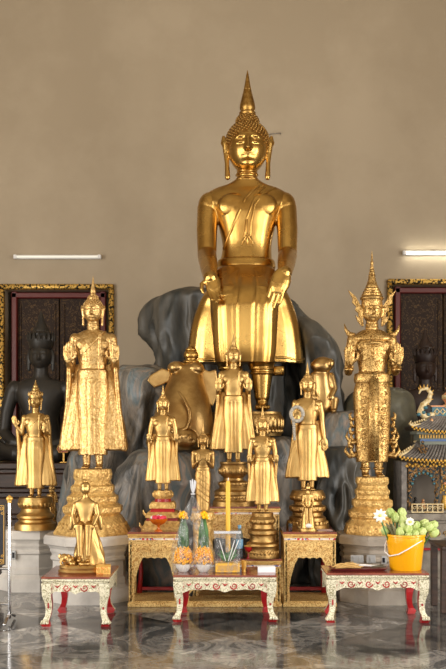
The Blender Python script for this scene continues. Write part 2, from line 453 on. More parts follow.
def standing(label, px, ytop, yfeet, ybot, D, gold, pose, ped=None, pedn=8, pedm=None, petal=(), robe=(22, 27, 31), skirt=(14, 14.5, 17), lean=0,
             crown=None, finh=17.0, pleats=26, cat='statue', voxel=.62, robe_on=True, hem=20, ornate=False, ring=False, kw=None, name='buddha_statue',
             shoulder=20.0, waist=15.6, group=None, headk=1.0, robez=98):
    H = 195.0 if not crown else (195.0 if crown == 'short' else 214.0)
    k = (yfeet-ytop)/H; s = D/F; u = k*s
    root = thing(name, label, cat, at(px, ybot, D), group=group)
    z0 = (ybot-yfeet)*s
    body, rb, hair, fin, orn = MB(), MB(), MB(), MB(), MB()
    w = waist/15.6
    # feet and shins
    for sd in (-1, 1):
        x = sd*6.4
        body.tube([(x, 1, 4), (x, .5, 14), (x, 0, 30)], [3.6, 4.4, 5.6], 14)
        body.ell((x+sd*.5, -3.6, 2.2), (3.7, 7.6, 2.4), 16); body.ell((x, 1.2, 3), (3.2, 3.4, 3.2), 12)
        for q in range(5): body.ell((x+sd*.5+(q-2)*1.45, -10.6+abs(q-(2-sd))*.35, 1.5), (.85, 1.7, 1.1), 8)
    # trunk in its close-fitting skirt
    def sk(ang, z, t):
        v = 1.0
        if z < 94:
            c = math.cos(ang+PI/2)                         # front pleat band
            fr = g((ang-1.5*PI), .12)
            v += .05*fr*1 - .03*(g(ang-1.5*PI-.24, .05)+g(ang-1.5*PI+.24, .05))
            v += .010*math.cos(ang*30)*(1-t)
        return v
    body.loft([(hem-5, 0, 0, skirt[0], 8.6), (hem-4, 0, 0, skirt[0]+.8, 9.2), (40, 0, 0, skirt[1], 9.6), (66, 0, 0, skirt[2]-.6, 11), (82, 0, -.3, skirt[2]-.4, 11.4), (94, 0, 0, waist-.6, 10)], 96, 2.2, fold=sk, sub=6)
    body.loft([(92, 0, 0, waist-.2, 10.6), (96, 0, 0, waist+.2, 11.0), (100, 0, 0, waist-.8, 10.6)], 48, 2.2, sub=3)
    body.loft([(95, 0, 0, waist-1.6, 9.4), (103, 0, 0, waist-2.4, 9.4), (113, 0, -.5, 15.4*w, 10.6), (123, 0, -.5, 17.6, 11.2), (131, 0, 0, shoulder-.8, 9.8), (136, 0, .6, 17, 7.8), (140, 0, .8, 9, 6)], 48, 2.2, sub=5)
    for sd in (-1, 1): body.ell((sd*8.5, -7.6, 124.5), (8, 3.4, 6.5), 20)
    hk = headk*.9; finh = finh*1.27
    body.loft([(137, 0, .6, 8.4, 6.8), (142, 0, .3, 5.9, 5.6), (152, 0, 0, 5.6, 5.6)], 28, sub=3)
    for z in (143.5, 146): body.tube([(6.1*math.cos(a), .3+5.9*math.sin(a), z) for a in [i*PI/8 for i in range(17)]], .5, 6, cap=False)
    hc = V3((0, -1, 159.2))
    # arms
    def arm(sd, el, wr):
        sh = V3((sd*(shoulder-1.6), .6, 131.5))
        body.ell(sh+V3((0, 0, -.6)), (5.6, 6.0, 6.4), 18)
        mid = (sh+V3(el))/2+V3((sd*.8, 0, 0))
        body.tube([sh, mid, V3(el)], [5.2, 5.0, 4.1], 16)
        if wr is not None:
            m2 = V3(el)*.45+V3(wr)*.55
            body.tube([V3(el), m2, V3(wr)], [4.1, 3.7, 2.6], 14)
    if pose == 'raised':
        for sd in (-1, 1):
            arm(sd, (sd*22.5, .5, 101), (sd*23, -11, 108)); add_hand(body, (sd*23, -11.4, 107), (0, -.12, 1), (-sd, 0, 0), (0, -1, -.1), 22, curl=-.04)
    elif pose == 'low':
        for sd in (-1, 1):
            arm(sd, (sd*24, 1, 100), (sd*24.5, -10, 93)); add_hand(body, (sd*24.5, -10.5, 91), (0, -.25, 1), (-sd, 0, 0), (0, -1, -.1), 19, curl=-.04)
    elif pose == 'chest':
        for sd in (-1, 1):
            arm(sd, (sd*21, 0, 100), (sd*12.5, -14, 112)); add_hand(body, (sd*12, -14.5, 112), (-sd*.1, -.1, 1), (-sd, 0, 0), (0, -1, 0), 20, curl=-.03)
    elif pose == 'out':
        arm(-1, (-23, 0, 106), (-31, -5, 118)); add_hand(body, (-31.5, -5.3, 118), (-.2, -.1, 1), (1, 0, 0), (0, -1, 0), 20, curl=-.03)
        arm(1, (22.5, 1, 101), (17, -11, 109)); add_hand(body, (17, -11.5, 109), (0, -.15, 1), (-1, 0, 0), (0, -1, 0), 17, curl=-.03)
    elif pose == 'walk':
        arm(-1, (-21.5, 0, 102), (-17, -13, 104)); add_hand(body, (-17, -13.5, 103), (0, -.12, 1), (1, 0, 0), (0, -1, -.1), 20, curl=.12)
        arm(1, (22.5, 1, 100), (25.5, -2, 78)); add_hand(body, (25.7, -2, 79), (.06, 0, -1), (-1, 0, 0), (0, -1, 0), 21, curl=.12)
    # monk's robe: a sheet hanging behind and beside the body, and its sash over the shoulder
    if robe_on:
        r0, r1, r2 = robe; r1 *= 1.02; r2 *= 1.12
        def rf(ang, z, t):
            lo = 1-t
            wv = 1+.022*math.cos(ang*pleats)*lo + .010*math.cos(ang*pleats*2.3+1)*lo
            dz = 0
            if t < .02: dz = -2.2*abs(math.cos(ang))**3+.8*math.cos(ang*9)
            return (wv, dz)
        top = robez
        rb.loft([(hem, 0, 3.0, r2*.98, 9), (hem+2, 0, 3.0, r2, 9), (hem+22, 0, 3.2, r1+(r2-r1)*.62, 8.4), (hem+44, 0, 3.2, r1, 7.4), (top-14, 0, 3.2, r0+1.5, 6.2), (top, 0, 4.6, r0, 3.4), (top+8, 0, 5.4, r0-1.2, 2.4)], 128, 2.6, fold=rf, sub=6)
        if pose in ('raised', 'low', 'out'):
            for sd in (-1, 1):
                if pose == 'out' and sd < 0:
                    rb.tube([(-30, -2, 113), (-28.5, 0, 100), (-27.5, 2, 80), (-28.5, 3, 50), (-30, 3, hem)], [3.0, 3.6, 3.8, 4.0, 3.4], 12, flat=1.4)
                    continue
                hx = 23.6 if pose == 'raised' else 25
                rb.tube([(sd*hx, -5, 101), (sd*(hx+.4), -1.5, 88), (sd*(r1-1.5), 1, 62), (sd*(r2-2.2), 2.5, hem)], [2.6, 3, 2.8, 2.4], 12, flat=1.5)
        if pose == 'walk':
            rb.tube([(-18, -9, 101), (-21, -3, 84), (-25, 2, 56), (-28, 3, hem)], [2.6, 3, 2.8, 2.4], 12, flat=1.5)
    sash = MB()
    if not ornate:
        def front(x, z):                                    # the chest surface
            wd = 17.4 if z > 112 else 13.6; dp = 11.2 if z > 112 else 9.6
            return -dp*math.sqrt(max(.05, 1-(min(abs(x), wd*.93)/wd)**2))-(1.3*g(abs(x)-8.5, 5)*g(z-124, 6))
        if pose != 'chest':
            pts = [(x, front(x, z)-.25, z) for x, z in ((11, 137), (6, 131), (0, 124.5), (-6, 118), (-11, 112), (-13, 107))]
            sash.tube([(13, 1, 139)]+pts[0:], [.8]*7, 8, flat=.7)
            pts = [(x, front(x, z)-.5, z) for x, z in ((8.5, 136), (8, 128), (7.8, 118), (7.6, 108), (7.5, 101))]
            sash.tube(pts, [1.5, 1.5, 1.5, 1.5, 1.5], 10, flat=.4)
        else:
            for i in range(5):
                z = 84-i*13
                sash.tube([(-16.5, -3, z+10), (-10, -10.2, z+5), (0, -11.6, z-1), (10, -10, z-8), (15, -3, z-13)], .9, 8)
    if ornate:
        # breast plate, armbands, shoulder flames, front panel and side flames of the crowned figure
        orn.loft([(131, 0, -.2, 18.6, 11.2), (134, 0, 0, 19, 10.6), (139, 0, .6, 13, 8.2), (141, 0, .6, 9, 7)], 48, 2.2, sub=3)
        orn.tube([(x, -11.6+abs(x)*.22, 128-abs(x)*.1) for x in (-12, -7, 0, 7, 12)], [1, 1.3, 2.0, 1.3, 1], 8)
        orn.ell((0, -11.8, 119), (2.6, 1, 7), 12)
        for sd in (-1, 1):
            orn.tube([(sd*17, 0, 135), (sd*22, 0, 137), (sd*25, 0, 141), (sd*26.5, 0, 147)], [3.4, 2.6, 1.6, .3], 10, cap=False)
            for z, r in ((121, 5.9), (117.5, 5.5)): orn.lathe([(r, -1.2), (r+.7, 0), (r, 1.2)], 18, (sd*20.8, .6, z))
            for z in (105, 102.5): orn.lathe([(4.2, -1), (4.9, 0), (4.2, 1)], 16, (sd*22.8, -5.5, z))
            for i in range(6):
                z = 22+i*6.6
                b = V3((sd*(skirt[1]+1.4), -2, z)); o = 1.6+(2.4 if i < 3 else 1.2)*(i % 2)
                orn.tube([b, b+V3((sd*o, -1, 1)), b+V3((sd*(o+.6), -1, 4.6)), b+V3((sd*o*.6, -1, 7))], [2.4, 2.0, 1.3, .5], 8, cap=False)
            orn.tube([(sd*15, -2, 22), (sd*22, -2, 20), (sd*26, -2, 25), (sd*24.5, -2, 31)], [3, 2.4, 1.4, .3], 8, cap=False)
            orn.tube([(sd*15, -2, 34), (sd*21, -2, 33), (sd*25, -2, 39), (sd*23.5, -2, 44)], [3, 2.4, 1.4, .3], 8, cap=False)
            orn.lathe([(4.6, 0), (5.4, 1.2), (4.6, 2.4)], 16, (sd*6.4, .6, 7))
        orn.prism([(-4.6, 16), (4.6, 16), (5, 60), (4.2, 94), (-4.2, 94), (-5, 60)], -13.2, -9)
        for i in range(9):
            for sd in (-1, 1):
                orn.spiral((sd*10.5, -10.4+.1*i, 28+i*7.4), 3.0, 1.3, .65, sx=sd, a0=.6*i, n=5)
        for i in range(7): orn.ell((0, -11.4, 97-0*i), (3, 1.6, 3), 10)
        orn.lathe([(waist+2, 90), (waist+2.8, 93), (waist+2, 97)], 40, (0, 0, 0)) if False else orn.loft([(90, 0, 0, waist+1.6, 11.2), (94, 0, 0, waist+2.4, 11.9), (99, 0, 0, waist+1.6, 11.2)], 48, 2.2, sub=3)
    head_parts(body, hair, fin, hc, hk, crown=crown, face=1.25, finh=finh)
    vx = voxel*u
    M = Matrix.Translation((0, 0, z0)) @ Matrix.Scale(u, 4)
    for mb in (body, rb, hair, fin, orn, sash): mb.xf(M)
    build(body, 'body', gold, root, voxel=vx, sm=1)
    if robe_on:
        build(rb, 'robe', gold, root, voxel=vx*1.15, sm=1)
    if sash.v: build(sash, 'sash', gold, root)
    if orn.v: build(orn, 'ornament', gold, root, voxel=0)
    if hair.v: build(hair, 'hair_curls', gold, root)
    if not crown: build(fin, 'flame_finial', gold, root, sharp=50)
    else:
        cr = MB(); c = hc
        if crown == 'short':
            cr.lathe([(9.6, -1), (10.6, 0), (11.2, 3), (11.6, 7), (9.6, 8), (8.8, 9), (9.2, 12), (7.0, 13.5), (6.0, 14.5), (6.4, 17), (4.8, 18.6), (4.2, 20), (4.4, 22), (2.8, 24), (2.0, 26), (1.2, 28), (.2, 32)], 28, (0, .6, c.z+4))
            for i in range(14):
                a = 2*PI*i/14; d = V3((math.cos(a), math.sin(a), 0)); b = V3((0, .6, c.z+10))
                cr.tube([b+d*10.6, b+d*11.6+V3((0, 0, 3)), b+d*11+V3((0, 0, 6.5))], [1.9, 1.3, .2], 6, cap=False)
        else:
            prof = [(10.6, -2.5), (11, -1), (10.8, 4), (12.0, 5.2), (12.4, 6.4), (11.8, 7.6), (10.6, 8.4), (10.8, 10), (9.4, 11), (9.6, 12.6), (8.0, 13.6), (8.1, 15.2), (6.6, 16.4), (6.6, 18), (5.4, 19.4), (5.2, 21.4), (4.2, 23), (3.8, 26),
                    (3.4, 27.5), (3.9, 28.4), (2.8, 29.5), (3.3, 30.6), (2.3, 32), (2.8, 33), (1.9, 34.5), (2.2, 35.6), (1.5, 37), (1.5, 40), (1.9, 41), (1.0, 42.2), (.8, 47), (.15, 52)]
            cr.lathe([(a_*.92, b_) for a_, b_ in prof], 32, (0, .4, c.z+6))
            for sd in (-1, 1):                               # winged ear ornaments
                cr.prism([(sd*9.6, c.z-12), (sd*12.5, c.z-10), (sd*13.2, c.z-2), (sd*16.5, c.z+1), (sd*15.2, c.z+4), (sd*19, c.z+8), (sd*18.6, c.z+12), (sd*23, c.z+20), (sd*16, c.z+14), (sd*12.6, c.z+8), (sd*10.2, c.z+4)], -1.6, 1.2)
                cr.prism([(sd*11, c.z-14), (sd*14, c.z-10), (sd*16.5, c.z-4), (sd*13.8, c.z-6), (sd*11, c.z-8)], -2.4, 0)
        cr.xf(M); build(cr, 'crown', gold, root, sharp=40)
    if ped: pedestal(root, ped, s, pedn, pedm or GOLD_PED, petal, rot0=PI/pedn if pedn in (4, 8, 12) else 0)
    return root, M, s

S = {}
# left tall preaching-size figure with punched robe
S['tall'] = standing('tallest standing gilded Buddha at the left, with both palms raised', 93, 276, 469, 533, 7.98, GOLD_ORN, 'raised',
    ped=[(36.5, 0), (37, 2), (33, 9), (28, 17), (26, 19), (28.5, 22), (28.5, 27), (25, 29), (23.5, 31), (24.5, 33), (24.5, 37), (21, 39), (20, 41), (20.8, 43), (20.8, 47), (18, 49), (17, 52), (18.2, 55), (18.2, 61), (17.2, 64)], pedn=8,
    petal=((17.6, 58, 6, 26), (24, 35, 4.6, 34), (28, 24, 5, 36), (33, 8, 8, 36)), pedm=GOLD_PED)
S['crowned_small'] = standing('golden Buddha in a short pointed crown at the far left, one hand held out', 35.5, 380, 497, 529, 8.4, GOLD, 'out',
    ped=[(21, 0), (21, 3), (20, 6), (17, 8), (16.5, 10), (18.5, 12), (18.5, 14), (16, 16), (14.5, 18), (14, 21), (15.5, 23), (17, 25), (17, 29), (16, 32)], pedn=48, petal=((15.8, 25, 7, 22),), pedm=GOLD, crown='short', robe=(23, 28, 31.5))
S['red'] = standing('golden standing Buddha on a red and gold tiered base on the left gilt altar table', 163, 385, 491, 528.5, 7.88, GOLD, 'low', ped=None, robe=(21, 26, 29))
S['centre'] = standing('golden standing Buddha in the middle, hands raised, directly before the giant seated statue', 233.5, 333, 462, 506, 8.05, GOLD, 'raised',
    ped=[(20.5, 0), (20.5, 5), (18.5, 7), (18, 11), (19, 12), (19, 15), (15, 17), (14, 19), (14.6, 21), (14.6, 24), (10, 26), (9.6, 28), (12.2, 30.5), (14, 34), (14, 38), (12.6, 41), (13.6, 42.5), (13.6, 44)], pedn=12, petal=((13.4, 35, 8, 18), (18.4, 9, 4, 28), (14.4, 22.5, 4, 20)), pedm=GOLD_DARK, robe=(23, 28, 32))
S['monk'] = standing('small golden monk figure with needle-thin finial, palms at the chest and slanting robe folds', 203, 424.4, 512, 557, 7.66, GOLD_DARK, 'chest',
    ped=[(12, 0), (12, 4), (10, 8), (9, 22), (10, 26), (10, 34), (11.5, 38), (12, 42), (11, 45)], pedn=24, petal=((11.5, 39, 6, 16),), pedm=GOLD_PED, robe_on=False, skirt=(13.5, 16, 18), hem=10, finh=27, headk=1.04, shoulder=22)
S['front'] = standing('golden standing Buddha just right of the yellow candle, on a slim tiered pedestal', 262.5, 406, 512, 557, 7.66, GOLD, 'low',
    ped=[(16.6, 0), (17, 3), (15.6, 7), (15.6, 10), (16.5, 12), (16, 14), (13, 16), (12, 19), (12.5, 22), (14.6, 24), (14.6, 27), (11, 29), (10.6, 33), (12.8, 35), (12.8, 38), (10.6, 41), (10.6, 44.2)], pedn=12, petal=((15.8, 5, 6, 28), (12, 36, 5, 16)), pedm=GOLD_DARK, robe=(20.5, 25, 28), pleats=14, shoulder=20.5)
S['ring'] = standing('golden standing Buddha at the right with a pale ring hung on its arm', 307.5, 362, 490, 528.1, 7.91, GOLD, 'walk',
    ped=[(21, 0), (21, 4), (18, 8), (18, 11), (15, 13), (15, 16), (18, 18.5), (18, 22), (14, 24), (13.5, 27), (17, 29.5), (17, 34), (15, 38)], pedn=12, petal=((19, 5, 7, 24), (17, 20, 6, 20), (16.4, 31, 6, 18)), pedm=GOLD_DARK, robe=(22, 25, 30))
S['royal'] = standing('tall crowned Buddha with needle spire, winged ears and mosaic skirt, near the right doorway', 372, 254, 477, 533, 7.95, GOLD_MOS, 'raised',
    ped=[(26.5, 0), (27, 2), (24.5, 10), (21.5, 13), (21, 15), (22.6, 17), (22.6, 22), (19.5, 24), (18, 26), (19.4, 28), (19.4, 33), (16, 35), (15.4, 38), (16.4, 40), (16.4, 43), (14.6, 45), (14.2, 48), (15.6, 50), (15.6, 54), (15, 56)], pedn=8, petal=((24.8, 7, 7, 30), (22.2, 19, 5, 28), (18.8, 30, 4, 26), (15.2, 52, 4, 22)), pedm=GOLD_PED,
    crown='tall', robe_on=False, ornate=True, skirt=(14.4, 17, 18), hem=20, waist=15)
from mathutils.bvhtree import BVHTree
# ---------------------------------------------------------------- the giant seated Buddha
def giant():
    D0 = 9.9; u = D0/F; O = at(245, HY, D0)
    def q(px, py, D):
        w = at(px, py, D)-O
        return w/u
    root = thing('buddha_statue', 'giant polished golden Buddha seated with hands on its knees, towering over all the other statues', 'statue', O)
    b, rb, hair, fin, sk = MB(), MB(), MB(), MB(), MB()
    b.loft([(158, 0, 0, 27, 20), (172, 1, 0, 26, 18.5), (188, 2, 0, 24.5, 17.5), (205, 2, 0, 27.5, 19), (222, 2, -1, 33, 20), (232, 2, 0, 41, 18), (240, 2, 1, 41, 15), (246, 2, 2, 33, 12.5), (250.5, 2, 2, 20, 11), (255, 2, 2, 12, 10.5)], 72, 2.3, sub=6)
    for sd in (-1, 1): b.ell((2+sd*14, -14.5, 226), (15, 5.5, 12), 28)
    b.loft([(244, 2, 2, 14, 11), (254, 2, 1, 10.6, 10), (268, 2, 0, 10.4, 10)], 36, sub=4)
    for z in (255.5, 260): b.tube([(2+10.9*math.cos(a), .6+10.6*math.sin(a), z) for a in [i*PI/12 for i in range(25)]], .8, 8, cap=False)
    hc = V3((2.5, -2, 286))
    head_parts(b, hair, fin, hc, 1.9, hi=True, face=.95, finh=23.2)
    # arms
    for sd, el, wr in ((-1, q(207, 255, 9.72), q(210.5, 278, 9.0)), (1, q(287.5, 255, 9.72), q(285, 273, 9.0))):
        sh = V3((2+sd*37, 1, 229))
        b.ell(sh+V3((0, 0, 0)), (12, 12.5, 14), 28)
        b.tube([sh+V3((sd*1.5, 0, -2)), sh*.5+el*.5+V3((sd*1.6, 0, 0)), el], [11.2, 10.2, 9.2], 24)
        b.tube([el, el*.5+wr*.5, wr], [9.4, 8.4, 6.4], 24)
    add_hand(b, q(211, 275, 9.0), (.2, -.25, -.9), (-1, -.1, -.2), (.25, -.9, .2), 33, curl=.22, spread=.095)
    add_hand(b, q(284, 270, 8.98), (-.30, -.12, -.95), (-1, 0, .3), (.1, 1, -.1), 42, curl=.03, spread=.095, thumb=False)
    # legs in the close skirt
    for sd, kx in ((-1, 229), (1, 260)):
        kn = q(kx, 302, 9.1)
        b.tube([V3((sd*14, 2, 148)), V3((sd*15, -40, 142)), kn], [21, 20, 17.5], 32)
        an = q(kx+ (2 if sd > 0 else 0), 398, 9.12)
        b.tube([kn, q(kx, 330, 9.08), q(kx+1, 362, 9.12)], [17.5, 16, 13.2], 32)
        b.tube([q(kx+1, 356, 9.12), q(kx+2, 372, 9.12), an], [11, 10.4, 6.8], 24)
        for yy in (369, 373.5):
            cc = q(kx+1.5, yy, 9.12)
            b.tube([cc+V3((10.9*math.cos(a), 10.9*math.sin(a), 0)) for a in [i*PI/12 for i in range(25)]], .8, 8, cap=False)
        ft = q(kx+2, 407, 8.98)
        b.ell(ft, (6.6, 17, 4.2), 20); b.ell(q(kx+2, 403, 9.12), (5.6, 6.6, 5.6), 16)
        for i in range(5): b.ell(ft+V3(((i-2)*2.7, -16.5+abs(i-2)*.8, -.6)), (1.4, 3.2, 1.8), 10)
    # fall of the skirt over the lap, between the knees
    zh = q(0, 364, 9.16).z
    b.loft([(zh, -2, -79, 27, 13), (zh+16, -2, -80, 29, 15), (112, -2, -78, 30.5, 18), (122, -1, -73, 31, 22), (132, 0, -64, 31, 26), (141, 0, -52, 30.5, 28), (150, 0, -37, 29.5, 29), (158, 0, -21, 28.5, 27), (166, 0, -5, 27.5, 21)], 120, 2.5, sub=6,
           fold=lambda a, z, t: 1+.045*g(a-1.5*PI, .10)-.05*(g(a-1.5*PI-.2, .045)+g(a-1.5*PI+.2, .045))+.02*math.cos(a*18)*g(a-1.5*PI, .8))
    # belt
    bl = MB()
    bl.loft([(164, 1, 0, 28.4, 21), (167, 1, 0, 29.4, 22), (173, 1, 0, 28.6, 21.2), (175, 1, 0, 26.4, 19)], 64, 2.3, sub=4)
    # wide robe behind the legs
    rows = [(363, 187.5, 302.5), (361, 187, 303), (345, 188.5, 302), (325, 191.5, 299), (308, 197, 294), (294, 204, 288), (280, 212, 281), (268, 219, 275)]
    R = []
    for py, xl, xr in rows:
        a, c2 = q(xl, py, 9.42), q(xr, py, 9.42)
        R.append((a.z, (a.x+c2.x)/2, -44 if py > 290 else -38+(290-py)*1.4, (c2.x-a.x)/2, 20 if py > 290 else 18))
    rb.loft(R, 128, 2.3, sub=6, fold=lambda a, z, t: 1+.008*math.cos(a*22)*(1-t))
    hem = [V3((R[1][1]+R[1][3]*1.012*math.cos(a), R[1][2]+R[1][4]*1.05*math.sin(a), R[1][0]+1+1.2*math.cos(a*7))) for a in [PI+i*PI/48 for i in range(49)]]
    rb.tube(hem, 1.3, 8)
    rb.box(q(277, 371, 9.3), (13, 10, 9), 1)
    # sash, projected on the chest
    bvh = BVHTree.FromPolygons(b.v, b.f)
    def pr(x, z, off):
        h = bvh.ray_cast(V3((x, -150, z)), V3((0, 1, 0)))
        return V3((x, h[0].y-off, z)) if h[0] else None
    P = lambda px, py: ((px-245)*1.0, HY-py)
    for pts, r, fl in (([(258, 189), (252, 194), (245, 203), (238, 218), (231, 234), (224, 250)], .9, .8), ([(264, 190), (257, 197), (251, 210), (246, 224)], .8, .8),
                       ([(275, 190), (262, 198), (254, 210), (251, 225), (250, 240)], .8, .8), ([(246, 224), (245, 236), (244, 244)], .8, .8)):
        sk.tube([w_ for w_ in (pr(*P(*p), .1) for p in pts) if w_], r*1.7, 8, flat=fl)
    for a in (-1, 0, 1):
        sk.tube([pr(*P(247+a*1.5, 240), .5), pr(*P(247+a*4, 244), .6), pr(*P(247+a*5.5, 248), .4)], [1.2, 1.3, .6], 8)
        sk.tube([pr(*P(247+a*1.5, 241), .5), pr(*P(247+a*3.5, 237), .6)], [1.0, .6], 8)
    for mb in (b, rb, hair, fin, sk, bl): mb.scale(u)
    build(b, 'body', GOLD_BIG, root, voxel=.5*u, sm=4)
    build(rb, 'robe', GOLD_BIG, root, sharp=60); build(bl, 'belt', GOLD_BIG, root)
    build(sk, 'sash', GOLD_BIG, root)
    build(hair, 'hair_curls', HAIRB, root); build(fin, 'flame_finial', HAIRB, root, sharp=50)
    # lotus footstools
    for kx in (231, 262):
        p = MB(); c = at(kx, 436, 9.0)-O; s = 9.0/F
        p.lathe([(19*s, 0), (20*s, 3*s), (18*s, 6*s), (20*s, 9*s), (21.5*s, 17*s), (20*s, 21*s), (19*s, 22*s), (19*s, 24*s)], 40, c)
        for z, h, n, r in ((13, 11, 26, 20.5), (5, 5, 30, 19.4)):
            for i in range(n):
                a = 2*PI*i/n; p.ell(c+V3((r*s*math.cos(a), r*s*math.sin(a), z*s)), (2.2*s, 2.2*s, h*.55*s), 8)
        build(p, 'lotus_footstool', GOLD_DARK, root, sharp=40)
giant()

# ---------------------------------------------------------------- artificial rock
rock = thing('artificial_rock', 'dark painted artificial rock mound of folded boulders rising behind the statues', 'rock', (0, 9.4, 0))
def boulder(rows, D, dep, m=ROCK, amp=.07, seed=0, ridge=.5, fr=2.2, nn=112):
    mb = MB(); R = []
    for py, xl, xr in rows:
        a, c = at(xl, py, D), at(xr, py, D)
        w = (c.x-a.x)/2
        R.append((a.z, (a.x+c.x)/2, D, w, dep))
    R[0] = (*R[0][:4], dep*.35)
    if len(R) > 1: R[1] = (*R[1][:4], dep*.8)
    R.reverse()
    zf = 0.0
    R = [(zf, *R[0][1:])]+[r for r in R if r[0] > zf+.05]
    mb.loft(R, 180, 2.4, sub=20)
    off = V3((seed*7.3, seed*3.1, seed*1.7))
    cx = sum(r[1] for r in R)/len(R)
    out = []
    for p in mb.v:
        d = V3((p.x-cx, p.y-D, 0)); d = d.normalized() if d.length > 1e-4 else V3((0, 0, 1))
        qq = V3((p.x*fr, p.y*fr, p.z*fr*.42))+off
        w = noise.noise(qq*.7)*.6
        n1 = noise.noise(qq+V3((w, w, w*2))); n2 = noise.noise(qq*2.3+V3((w, 0, w))); n3 = noise.noise(qq*5)
        h = (1-abs(n1)*3.2)*ridge+n1*(1-ridge)+(abs(n2)*-1.3+.3)*.8+n3*.22
        ft = min(1, max(.15, (R[-1][0]-p.z)/.35)); out.append(p+d*h*amp*1.35*ft+V3((0, 0, n2*amp*.3)))
    mb.v = out
    o = build(mb, 'boulder', m, rock); o.location = -rock.location
    return o
boulder([(289, 205, 250), (293, 178, 272), (299, 156, 288), (309, 145, 299), (325, 143, 311), (342, 147, 322), (362, 154, 331), (390, 155, 337), (440, 150, 342), (530, 140, 348)], 10.35, .62, ROCK_TEAL, .085, 1, .55, 2.3)
boulder([(318, 286, 310), (328, 290, 321), (345, 296, 332), (370, 300, 336), (420, 300, 342), (480, 292, 352), (540, 290, 356)], 9.75, .38, ROCK_TEAL, .07, 8, .6, 2.4)
boulder([(366, 122, 158), (374, 114, 178), (395, 110, 190), (430, 100, 200), (460, 76, 205), (500, 66, 210), (560, 62, 214)], 9.45, .42, ROCK, .10, 2, .55, 2.4)
boulder([(449, 140, 222), (456, 128, 232), (480, 116, 236), (530, 112, 238), (590, 110, 240)], 8.82, .40, ROCK, .06, 3, .5, 3)
boulder([(437, 214, 290), (442, 206, 300), (460, 204, 306), (500, 200, 308), (580, 200, 310)], 9.02, .40, ROCK, .05, 4, .5, 3)
boulder([(388, 366, 398), (393, 352, 408), (404, 345, 413), (430, 340, 414), (480, 336, 416), (540, 330, 418)], 9.6, .36, ROCK_GREEN, .05, 5, .5, 2.2)
boulder([(411, 330, 366), (416, 322, 376), (430, 318, 378), (455, 318, 379), (500, 316, 377), (560, 316, 376)], 9.0, .34, ROCK, .07, 6, .6, 2.6)
boulder([(447, 330, 348), (452, 322, 356), (480, 318, 360), (530, 314, 362), (580, 312, 362)], 8.66, .2, ROCK_TEAL, .07, 7, .6, 4)

# elephant seen from behind, kneeling on the rock
def elephant():
    D = 8.72; s = D/F
    r = thing('elephant_statue', 'golden kneeling elephant seen from behind with a curled tail, on the rock left of centre', 'statue', at(183, 450, D))
    b, e, t, e2 = MB(), MB(), MB(), MB()
    b.loft([(0, -1, 0, 22, 20), (6, -1, 0, 28, 26), (18, -1, 0, 31, 29), (34, 0, 2, 29.5, 28), (50, 1, 6, 25.5, 25), (64, 2, 11, 20, 21), (76, 3, 16, 16.5, 17), (84, 3, 18, 15, 13), (87.5, 3, 19, 9, 8)], 56, 2.2, sub=5)
    b.ell((-7, 12, 83), (9.5, 11, 7), 20); b.ell((12, 12, 82), (9.5, 11, 7), 20)
    b.ell((3, -29, 11), (13, 8, 10.5), 24, rot=Matrix.Rotation(.15, 3, 'Y'))
    b.ell((-26, -14, 8), (10, 13, 8), 20); b.ell((24, -14, 8), (10, 13, 8), 20)
    for i in range(4): b.ell((-4+i*4.4, -36.5+abs(i-1.5)*.6, 15-abs(i-1.5)*2), (1.8, 1.6, 2.0), 8)
    e.prism([(-13, 80), (-22, 83), (-34, 76), (-37, 70), (-30, 63), (-22, 66), (-14, 70)], 15, 19); e2.prism([(17, 84), (26, 80), (33, 82), (36, 62), (30, 44), (22, 48), (18, 66)], 18, 22)
    t.tube([(-3, -23, 57), (2, -26.5, 50), (7, -28.5, 40), (8, -30, 30), (5, -31, 22), (-2, -31.5, 18), (-9, -30.5, 18.5)], [1.0, 1.7, 2.1, 2.1, 2.0, 2.0, 2.4], 10)
    for m in (b, e, t, e2): m.scale(s)
    build(b, 'body', GOLD_BIG2, r, voxel=.9*s, sm=4); [build(x_, 'ear', GOLD_BIG2, r, voxel=.8*s, sm=6) for x_ in (e, e2)]; build(t, 'tail', GOLD_BIG2, r)
GOLD_BIG2 = mat('brown_gold', (202, 168, 110), 1, .34, rgb2=(172, 136, 84), nscale=5, bump=.1, bscale=30)
elephant()
def pot():
    D = 8.95; s = D/F
    r = thing('water_pot', 'small golden water pot with a round lid above the elephant head', 'pot', at(191, 363, D))
    a, l = MB(), MB()
    a.lathe([(6*s, -2*s), (8*s, 0), (8*s, 2*s), (5*s, 3.4*s), (7*s, 5*s), (7.6*s, 8*s), (6.5*s, 11*s), (5*s, 12*s)], 28)
    l.lathe([(6*s, 12*s), (5.4*s, 14*s), (3*s, 16*s), (1*s, 17*s), (1.2*s, 18.4*s), (.2*s, 19.4*s)], 24)
    build(a, 'pot_body', GOLD_BIG, r); build(l, 'lid', GOLD_BIG, r)
pot()
